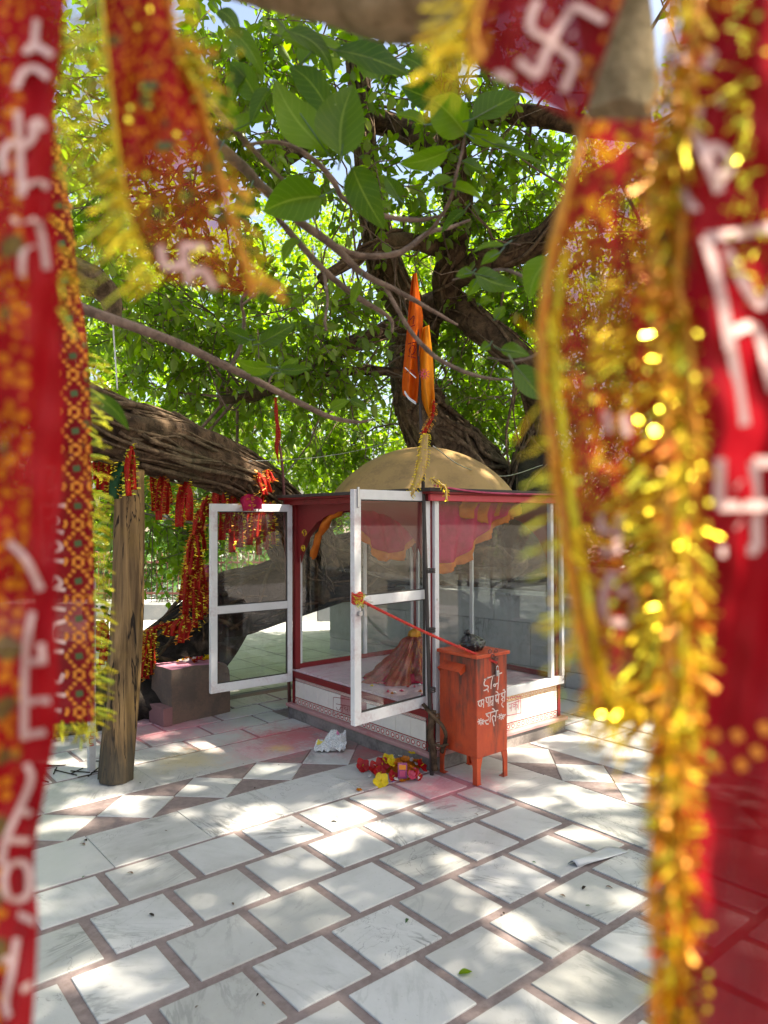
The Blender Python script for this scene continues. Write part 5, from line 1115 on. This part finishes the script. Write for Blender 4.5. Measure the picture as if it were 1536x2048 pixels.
# ---------------------------------------------------------------- scarves hung close to the lens from a low branch
BRZ = dep(768, -60, .46)[2]
def lowbranch(pts, rad, seed, mat='bark'):
    P = np.array([dep(*p) for p in pts]); MB().tube(P, rad, 20, 14*len(P), .10, seed).build('low_branch', M[mat], banyan, True)
lowbranch([(-500, -260, .62), (-100, -150, .55), (300, -120, .50), (640, -35, .50), (800, -12, .48), (950, -45, .46), (1100, -110, .44), (1500, -280, .46), (2000, -440, .6)], [.02, .022, .022, .024, .027, .025, .024, .022, .02], 61, 'lowbark')
lowbranch([(1190, -200, .46), (1215, -60, .46), (1235, 70, .46), (1240, 170, .46), (1238, 235, .46), (1230, 262, .46)], [.022, .022, .021, .022, .02, .006], 62, 'lowbark')
def scarf(name, label, Le, Re, d0, mat, nv=90, nu=40, wave=.012, seed=0, d1=None):
    """cloth between two pixel edges; the edge polylines share their number of points"""
    n = nv; L = catmull([(x, y, 0) for x, y in Le], n); R = catmull([(x, y, 0) for x, y in Re], n); rs = np.random.default_rng(seed); a, b, c, e, f = rs.uniform(0, 6.28, 5); d1 = d1 or d0
    ys = np.array([y for _, y in Le]); ymin = ys.min(); ymax = max(ys.max(), ymin+1)
    def depth(px, py):
        t = (py-ymin)/(ymax-ymin); return d0+(d1-d0)*t+wave*(math.sin(px/55.+a+py/400.)+.5*math.sin(px/26.+b-py/250.)+.4*math.sin(py/130.+c)+.22*math.sin(px/11.+py/60.+e)+.18*math.sin(py/23.-px/31.+f))
    V = np.zeros((n, nu, 3)); uv = []
    for i in range(n):
        for j in range(nu):
            s = j/(nu-1); p = L[i]*(1-s)+R[i]*s; V[i, j] = dep(p[0], p[1], depth(p[0], p[1])); uv.append((s, i/n))
    o = MB().grid(V, uv).build(name, M[mat], None, True); tag(o, label, 'scarf'); return o, depth, L, R
def onto(depth): return lambda x, y: dep(x, y, depth(x, y)-.0015)
def fringe(parent, E, depth, out, ln, cnt, w=.0014, mat='tinsel', name='fringe', seed=0, spread=.5, y0=None, y1=None):
    """tinsel strands standing off an edge polyline given in pixels"""
    r = np.random.default_rng(seed); m = MB()
    for q in range(cnt):
        i = int(r.integers(0, len(E))); x, y = E[i][0]+r.normal()*4, E[i][1]+r.normal()*6
        if y0 is not None and not y0 <= y <= y1: continue
        a = math.atan2(out[1], out[0])+r.normal()*spread; l = ln*r.uniform(.5, 1.25); dd = depth(x, y)
        p = [dep(x+l*t*math.cos(a), y+l*t*math.sin(a)+l*.25*t*t, dd+r.normal()*.006*t-.002) for t in (0, .5, 1.)]; m.strand(p, w*.5*(1.6 if mat == 'tinsel_o' else 1.)*r.uniform(.6, 1.3), -AF+AU*r.normal()*.5+AX*r.normal()*.5)
    if m.v: return tag(m.build(name, M[mat], parent), kind='stuff')
def braid(parent, E, depth, wpx, mat='tinsel_o', name='braid', seed=0):
    """knotted gold braid along an edge"""
    r = np.random.default_rng(seed); C = np.array([dep(x, y, depth(x, y)-.003) for x, y, *_ in E]); m = MB(); rad = wpx/2*depth(*E[len(E)//2][:2])/F_PX
    m.tube(C, rad*.8, 8, None, .3, seed, True, 0, .35)
    return m.build(name, M[mat], parent, True)
# far left: red scarf with large white letters
S1, d1f, L1_, R1_ = scarf('chunari_scarf', 'wide red scarf with large cream lettering hanging straight down beside the dotted ribbon', [(-230, -80), (-240, 300), (-230, 600), (-220, 900), (-220, 1200), (-230, 1450), (-240, 1700), (-240, 1900), (-240, 2150)],
    [(140, -80), (108, 300), (122, 600), (128, 900), (112, 1200), (116, 1430), (70, 1700), (76, 1860), (58, 2150)], .335, 'chunri_wide', wave=.008, seed=1)
T1 = remap([[(205, 110), (196, 200), (190, 290)], [(90, 490), (130, 400), (200, 380), (270, 430)], [(140, 300), (190, 250), (290, 310)], [(100, 610), (110, 800), (125, 1080)], [(30, 950), (20, 850), (60, 790), (140, 800), (190, 740), (180, 690), (220, 670), (240, 720)], [(125, 1030), (200, 1000), (270, 1030)],
            [(70, 1215), (200, 1205)], [(210, 1210), (240, 1330), (260, 1480)], [(120, 1520), (130, 1380), (190, 1350)]], 0, 0, 2.743)+remap([[(40, 1100), (120, 1180), (190, 1320)], [(150, 1420), (120, 1600), (110, 1990)], [(120, 1650), (210, 1640)], [(190, 1560), (200, 1650)], [(110, 1830), (230, 1820)]], 0, 600, 2.276) \
    + remap([[(160, 20), (160, 250)], [(170, 220), (290, 200)], [(170, 400), (200, 500), (120, 700), (40, 880), (14, 1040)], [(120, 690), (200, 720)], [(60, 880), (190, 890)], [(60, 1030), (30, 1130), (60, 1250), (170, 1240), (190, 1130), (160, 1030), (60, 1030)], [(120, 1350), (220, 1400)], [(110, 1500), (80, 1700), (40, 1900), (60, 2000)], [(20, 1640), (110, 1620)], [(140, 1830), (200, 1790)]], 0, 1400, 3.16)
strokes(T1, onto(d1f), -AF, (.0034, 3), 'printed_lettering', 'printwhite', S1)
S2, d2f, L2_, R2_ = scarf('chunari_scarf', 'red ribbon printed with a column of yellow diamonds and small cream lettering', [(20, -60), (30, 200), (50, 420), (60, 560), (62, 700), (66, 1000), (72, 1240), (80, 1450)], [(60, -60), (108, 250), (142, 420), (156, 560), (176, 700), (186, 1000), (190, 1240), (190, 1444)], .85, 'chunri_dark', wave=.008, seed=2)
m = MB(); dg, fl_, pe = [], [], []
for k in range(17):
    cy = 262+75*k; cx = np.interp(cy, [250, 420, 560, 700, 1000, 1440], [92, 118, 130, 146, 156, 160]); rx, ry = 27, 31
    for q in range(4):
        a, b = [(cx, cy-ry), (cx+rx, cy), (cx, cy+ry), (cx-rx, cy)][q], [(cx, cy-ry), (cx+rx, cy), (cx, cy+ry), (cx-rx, cy)][(q+1) % 4]
        for s in np.linspace(.08, .92, 4): x, y = a[0]*(1-s)+b[0]*s, a[1]*(1-s)+b[1]*s; pe.append([(x-3, y-2.), (x+3, y+2.)])
    dg += [[(cx-1, cy-6), (cx+1, cy+6)]]
    for q in (-1, 1):
        for s in (-22, -8, 8, 22): pe.append([(cx+s, cy+37-4*abs(s)/22), (cx+s*1.25+.1, cy+37+q*7)])
strokes([p for p in pe if p[0][1] < 1436], onto(d2f), -AF, (.0036, 2), 'printed_diamonds', 'printorange', S2)
strokes([p for p in dg if p[0][1] < 1430], onto(d2f), -AF, (.0085, 2), 'printed_centres', 'printgreen', S2)
T2 = remap([[(185, 930), (195, 1090), (200, 1210)], [(185, 932), (300, 936)], [(210, 1000), (250, 980), (270, 1010), (240, 1040), (290, 1060)], [(210, 1180), (290, 1190)], [(228, 1120), (262, 1100), (280, 1130), (250, 1150)], [(205, 760), (262, 765)], [(215, 870), (260, 860)], [(250, 770), (230, 830), (260, 850)],
            [(230, 1310), (300, 1320)], [(235, 1290), (255, 1260), (280, 1290), (250, 1310)], [(230, 1400), (300, 1410)], [(300, 1460), (250, 1480), (245, 1540), (300, 1560)], [(220, 1600), (290, 1600)], [(240, 1650), (230, 1710), (270, 1740), (290, 1700)], [(225, 1790), (300, 1800)], [(230, 1860), (280, 1870)]], 0, 600, 2.276)
strokes(T2, onto(d2f), -AF, (.005, 3), 'printed_lettering', 'printwhite', S2)
fringe(S2, R2_[45:], d2f, (1, .1), 34, 200, .0036, 'tinsel_g', seed=3, spread=.25, y0=700, y1=1450); fringe(S2, [(x, 1448, 0) for x in range(80, 190, 6)], d2f, (.1, 1), 26, 60, .003, 'tinsel_g', seed=4)
S3, d3f, L3_, R3_ = scarf('chunari_scarf', 'tapering red scarf with orange flower print and gold fringe on both edges', [(195, -90), (212, 100), (235, 300), (262, 450), (320, 560)], [(330, -90), (352, 80), (405, 220), (452, 400), (508, 592)], .36, 'chunri_dots', nv=60, wave=.005, seed=5)
strokes(remap([[(880, 1350), (912, 1462), (1010, 1452)], [(1000, 1350), (1040, 1560)], [(1000, 1350), (1140, 1360)], [(1120, 1480), (1180, 1590)], [(1030, 1500), (1120, 1480)]], 0, 0, 2.743), onto(d3f), -AF, (.0036, 3), 'printed_lettering', 'printwhite', S3)
strokes([[(300, 165), (301, 180)], [(330, 285), (331, 300)], [(420, 330), (422, 340)]], onto(d3f), -AF, (.008, 3), 'printed_centres', 'printgreen', S3)
braid(S3, R3_, d3f, 24, seed=6); braid(S3, L3_[:50], d3f, 18, 'tinsel', seed=7)
fringe(S3, L3_, d3f, (-1, .25), 95, 120, .0020, 'tinsel_g', seed=8, spread=.3); fringe(S3, L3_, d3f, (-1, .2), 60, 80, .0022, 'tinsel', seed=9, spread=.4)
fringe(S3, R3_, d3f, (1, -.15), 60, 50, .0022, 'tinsel', seed=10, spread=.35); fringe(S3, R3_[18:24], d3f, (1, -.3), 50, 50, .0020, 'tinsel_g', seed=11, spread=.7); fringe(S3, R3_[10:], d3f, (1, .1), 70, 24, .0020, 'tinsel_o', seed=12)
S1b = fringe(S1, R1_[:30], d1f, (1, .3), 60, 70, .0020, 'tinsel_g', seed=13, y0=0, y1=620)
# right: maroon scarf with swastika print
S4, d4f, L4_, R4_ = scarf('chunari_scarf', 'maroon scarf end printed with a cream swastika slanting off the low branch', [(985, -120), (962, -40), (948, 40), (944, 90), (950, 130)], [(1290, -120), (1262, -40), (1232, 40), (1196, 150), (1162, 252)], .30, 'chunri_dark', nv=40, wave=.004, seed=14)
SW = remap([[(600, 30), (490, 200), (420, 372)], [(600, 30), (745, 108)], [(420, 372), (325, 298)], [(385, 150), (490, 210), (605, 302)], [(385, 150), (392, 80), (425, 5)], [(605, 302), (545, 445)]], 900, 0, 2.415)
strokes(SW, onto(d4f), -AF, (.0034, 3), 'printed_swastika', 'printwhite', S4)
strokes(remap([[(472, 80), (478, 84)], [(588, 172), (594, 176)], [(388, 262), (394, 266)], [(488, 338), (494, 342)], [(215, 370), (250, 365), (300, 390)]], 900, 0, 2.415), onto(d4f), -AF, (.0032, 3), 'printed_dots', 'printwhite', S4)
braid(S4, L4_, d4f, 50, seed=15); fringe(S4, L4_, d4f, (-1, .3), 110, 70, .0022, 'tinsel', seed=16)
# sheer scarf with orange border
S5, d5f, L5_, R5_ = scarf('chunari_scarf', 'sheer red scarf with orange border and gold sequins hanging beside the shrine', [(1168, 240), (1150, 320), (1120, 430), (1094, 560), (1082, 700), (1100, 860), (1124, 1050), (1150, 1200), (1172, 1330), (1200, 1420)], [(1330, 240), (1335, 320), (1340, 430), (1345, 560), (1350, 700), (1355, 860), (1350, 1050), (1345, 1200), (1335, 1330), (1320, 1420)], .315, 'chunri_sheer', wave=.006, seed=17)
strokes(remap([[(600, 640), (630, 760)], [(700, 650), (730, 780)], [(570, 1230), (580, 1310), (660, 1330)], [(680, 1230), (660, 1440), (580, 1430)], [(640, 1560), (590, 1700), (620, 1830), (790, 1850)], [(650, 1570), (680, 1670), (750, 1660)], [(760, 1700), (760, 1850)]], 1000, 600, 2.866), onto(d5f), -AF, (.0032, 3), 'printed_lettering', 'printwhite', S5)
braid(S5, L5_, d5f, 30, seed=18); braid(S5, [(x+26, y, 0) for x, y, *_ in L5_[25:]], d5f, 24, 'tinsel', seed=118)
fringe(S5, L5_[35:], d5f, (-1, .05), 75, 60, .0022, 'tinsel_g', seed=19, spread=.2, y0=860, y1=1330); fringe(S5, L5_[30:], d5f, (1, .2), 90, 110, .0022, 'tinsel', seed=20, spread=1.); fringe(S5, R5_[26:], d5f, (-1, .1), 150, 320, .0020, 'tinsel', seed=21, spread=.5); fringe(S5, R5_[34:], d5f, (-1, .1), 130, 130, .0022, 'tinsel_g', seed=121, spread=.6); fringe(S5, R5_[10:], d5f, (-1, .1), 80, 150, .0026, 'tinsel_o', seed=22, spread=1.2)
fringe(S5, [(x, 1410, 0) for x in range(1180, 1330, 8)], d5f, (-.5, 1), 70, 60, .002, 'tinsel', seed=23, spread=.9)
# right edge: wide red scarf with writing and swastika, gold band down its left edge
S6, d6f, L6_, R6_ = scarf('chunari_scarf', 'broad red scarf with cream lettering, swastika print and thick gold braid edge', [(1385, -120), (1370, 150), (1350, 330), (1345, 560), (1372, 800), (1372, 1100), (1380, 1350), (1350, 1500), (1345, 1700), (1350, 1900), (1352, 2150)], [(1800, -120), (1800, 150), (1790, 330), (1790, 560), (1800, 800), (1800, 1100), (1800, 1350), (1800, 1500), (1800, 1700), (1800, 1900), (1800, 2150)], .28, 'chunri_edge', wave=.006, seed=24)
T6 = remap([[(1320, 480), (1170, 570)], [(1100, 640), (1060, 720), (1080, 820), (1180, 1020)], [(1160, 620), (1220, 730), (1300, 930)], [(1200, 740), (1290, 720), (1350, 800), (1290, 880)], [(1270, 250), (1220, 340)], [(1230, 1150), (1300, 1400), (1350, 1691)], [(1230, 1150), (1400, 1130), (1560, 1100)], [(1330, 1210), (1480, 1470), (1560, 1400)]], 900, 0, 2.415)
T6 += remap([[(1320, 190), (1460, 170), (1560, 520)], [(1300, 150), (1400, 720)], [(1450, 930), (1470, 1430)], [(1250, 1180), (1640, 1180)], [(1450, 930), (1640, 930)], [(1250, 1180), (1260, 915)], [(1470, 1430), (1255, 1440)], [(1360, 1055), (1368, 1062)], [(1360, 1285), (1368, 1292)]], 1000, 600, 2.866)
strokes(T6, onto(d6f), -AF, (.004, 3), 'printed_lettering', 'printwhite', S6)
T6o = remap([[(1090, 540), (1110, 590)], [(1200, 540), (1230, 590)], [(1090, 680), (1120, 740)], [(1220, 690), (1250, 740)], [(1340, 500), (1370, 560)], [(1300, 620), (1330, 680)]], 1000, 1250, 2.567)
strokes(T6o, onto(d6f), -AF, (.0038, 3), 'printed_petals', 'printorange', S6)
for q, (dx, wp, mt) in enumerate(((-40, 22, 'tinsel_o'), (-12, 24, 'tinsel'), (14, 22, 'tinsel_o'))): braid(S6, [(x+dx+5*math.sin(y/37+q), y, 0) for x, y, *_ in L6_], d6f, wp, mt, seed=25+q)
for q, (mt, cnt, ln) in enumerate((('tinsel_o', 700, 50), ('tinsel', 560, 60), ('tinsel_g', 260, 60), ('ribbon', 220, 45), ('printgreen', 60, 30))): fringe(S6, L6_, d6f, (-.3, .3), ln, cnt, .0024, mt, seed=30+q, spread=1.6)
fringe(S6, [(1500+8*math.sin(y/40), y, 0) for y in range(-60, 620, 10)], d6f, (-1, .2), 60, 50, .0016, 'tinsel_g', seed=35, spread=.9)
def sequins(parent, depth, boxes, seed):
    r = np.random.default_rng(seed); m = MB()
    for (x0, x1, y0, y1, n) in boxes:
        for q in range(n):
            x, y = r.uniform(x0, x1), r.uniform(y0, y1); c = dep(x, y, depth(x, y)-.004); nn = unit(-AF*.8+r.normal(size=3)*.6); a = unit(np.cross(nn, Z_)); b = np.cross(nn, a); R = r.uniform(.0009, .0016)
            m.add([c+(a*math.cos(t)+b*math.sin(t))*R for t in np.linspace(0, 6.28, 8)[:-1]], [tuple(range(7))])
    return tag(m.build('sequin', M['sequin'], parent), kind='stuff')
sequins(S6, d6f, [(1300, 1420, 600, 2040, 170), (1460, 1536, 0, 600, 40)], 41); sequins(S5, d5f, [(1090, 1330, 700, 1420, 130)], 42); sequins(S3, d3f, [(180, 300, 0, 540, 60), (350, 500, 60, 560, 40)], 43)

# ---------------------------------------------------------------- small chunari ribbons tied on the limbs
def ribbon(x0, y0, x1, y1, w, d, label, mat='ribbon', group='ribbons tied on the thick limb', fr='tinsel', nf=None, seed=0, rows=2):
    r = np.random.default_rng(seed); n = 16; root = None
    for q in range(rows):
        V = np.zeros((n, 5, 3)); off = (q-.5*(rows-1))*w*.55; ph = r.uniform(0, 6)
        ed = []
        for i in range(n):
            t = i/(n-1); cx = x0+(x1-x0)*t+off*min(1, 2.5*t)+2*math.sin(ph+4*t); cy = y0+(y1-y0)*t*(1-.12*q); ww = w*.62*min(1, .35+3*t)
            for j in range(5): s = j/4-.5; V[i, j] = dep(cx+s*ww, cy, d+.02*math.sin(ph+5*s+3*t)+.03*q)
            ed += [(cx-ww/2, cy, -1, q), (cx+ww/2, cy, 1, q)]
        if root is None:
            root = MB().grid(V).build('chunari_ribbon', M[mat], None, True, solid=.001); tag(root, label, 'ribbon', group); f = MB()
        else: MB().grid(V).build('ribbon_tail', M[mat], root, True, solid=.001)
        for k in range(nf or max(14, int(abs(y1-y0)*.45))):
            x, y, sg, _ = ed[int(r.integers(0, len(ed)))]; l = r.uniform(3, 8); a = r.normal()*.4; y += r.uniform(-4, 4)
            f.strand([dep(x, y, d-.005), dep(x+sg*l*math.cos(a), y+l*math.sin(a), d-.01+r.normal()*.01)], 1.3*d/F_PX, -AF+AU*r.normal()*.6)
    tag(f.build('fringe', M[fr], root), kind='stuff'); return root
LB = 'red gold-fringed ribbon hanging from the underside of the thick limb'
G1 = 'ribbons under the thick limb'
ribbon(262, 892, 262, 992, 20, 3.95, 'red ribbon with bright yellow fringe knotted on the limb before the wooden post', fr='tinsel_g', seed=1, group=None)
ribbon(240, 925, 238, 998, 32, 4.0, 'dark green ribbon with beaded fringe hanging before the wooden post', 'ribbon_green', None, seed=2)
for k, (a, b, c, e, w, d) in enumerate(((303, 940, 312, 1022, 14, 4.6), (322, 945, 326, 1040, 22, 4.6), (370, 950, 368, 1054, 28, 4.8), (330, 948, 336, 1015, 14, 4.75), (212, 880, 205, 980, 26, 4.2), (198, 890, 196, 960, 20, 4.2), (222, 900, 216, 990, 18, 4.4))):
    ribbon(a, b, c, e, w, d, LB, 'ribbon', G1, 'tinsel_o' if k % 2 else 'tinsel', seed=10+k)
G2 = 'ribbons massed behind the left door'
for k, (a, b, c, e, w, d) in enumerate(((436, 962, 440, 1012, 22, 5.25), (452, 965, 450, 1080, 24, 5.4), (470, 968, 472, 1105, 22, 5.45), (488, 970, 486, 1095, 26, 5.5), (506, 985, 506, 1090, 24, 5.5), (524, 985, 524, 1110, 18, 5.55), (541, 1005, 540, 1100, 16, 5.6), (518, 945, 534, 990, 18, 5.3), (415, 990, 408, 1040, 16, 5.3), (430, 985, 425, 1030, 14, 5.3), (535, 940, 545, 965, 14, 5.4), (460, 960, 462, 1040, 20, 5.35))):
    ribbon(a, b, c, e, w, d, 'orange-red fringed ribbon in the bunch hanging behind the open left door', 'ribbon', G2, ('tinsel', 'tinsel_o', 'tinsel_g')[k % 3], seed=30+k)
ribbon(498, 988, 505, 1022, 36, 5.2, 'bright pink ribbon bunch above the left door', 'ribbon_pink', None, 'tinsel_o', seed=50)
G3 = 'ribbons hanging in a long string left of the door'
for k, (a, b, c, e, w, d) in enumerate(((402, 1010, 396, 1070, 18, 5.7), (394, 1050, 388, 1150, 20, 5.8), (384, 1100, 374, 1232, 20, 5.9), (396, 1120, 394, 1256, 18, 5.9), (404, 1130, 412, 1230, 14, 5.95), (378, 1090, 368, 1200, 16, 6.), (390, 1080, 400, 1180, 18, 5.85), (398, 1040, 404, 1110, 14, 5.75), (386, 1060, 380, 1130, 14, 5.8))):
    ribbon(a, b, c, e, w, d, 'fringed red ribbon in the long string trailing beside the open door', 'ribbon', G3, ('tinsel_o', 'tinsel')[k % 2], seed=60+k)
G4 = 'ribbons tied on the low root'
for k, (a, b, c, e, w, d) in enumerate(((372, 1232, 366, 1286, 22, 5.6), (358, 1236, 350, 1272, 20, 5.6), (345, 1242, 338, 1270, 20, 5.65), (330, 1246, 306, 1262, 22, 5.65), (310, 1256, 300, 1300, 18, 5.6), (284, 1262, 282, 1354, 18, 5.5), (296, 1262, 296, 1358, 16, 5.5), (304, 1270, 306, 1350, 12, 5.5), (290, 1290, 288, 1356, 12, 5.45), (276, 1270, 274, 1345, 16, 5.45), (205, 1240, 203, 1300, 26, 4.9), (215, 1270, 210, 1330, 20, 4.9))):
    ribbon(a, b, c, e, w, d, 'fringed ribbon tied on the blackened low root behind the stone block', 'ribbon', G4, ('tinsel_o', 'tinsel_g', 'tinsel')[k % 3], seed=80+k)
# sapling beside the marker post
sap = thing('sapling', onz(205, 1430)*np.array([1, 1, 0]), 'thin leafy sapling sprouting behind the wooden post', 'plant')
random.seed(9); sb = onz(205, 1430); sb[2] = 0
MB().tube([sb, sb+np.array([.05, .02, .6]), sb+np.array([.0, .05, 1.2])], [.012, .008, .004], 6, 14).build('stem', M['twig'], sap, True)
for k in range(46):
    h = random.uniform(.25, 1.25); a = random.uniform(0, 6.28); b = sb+np.array([.03*math.cos(a), .03*math.sin(a), h]); t = b+np.array([math.cos(a)*random.uniform(.07, .2), math.sin(a)*random.uniform(.07, .2), random.uniform(-.08, .06)])
    leafpart(b, t, .05, (0, -.3, 1), M['bigleaf'], sap)
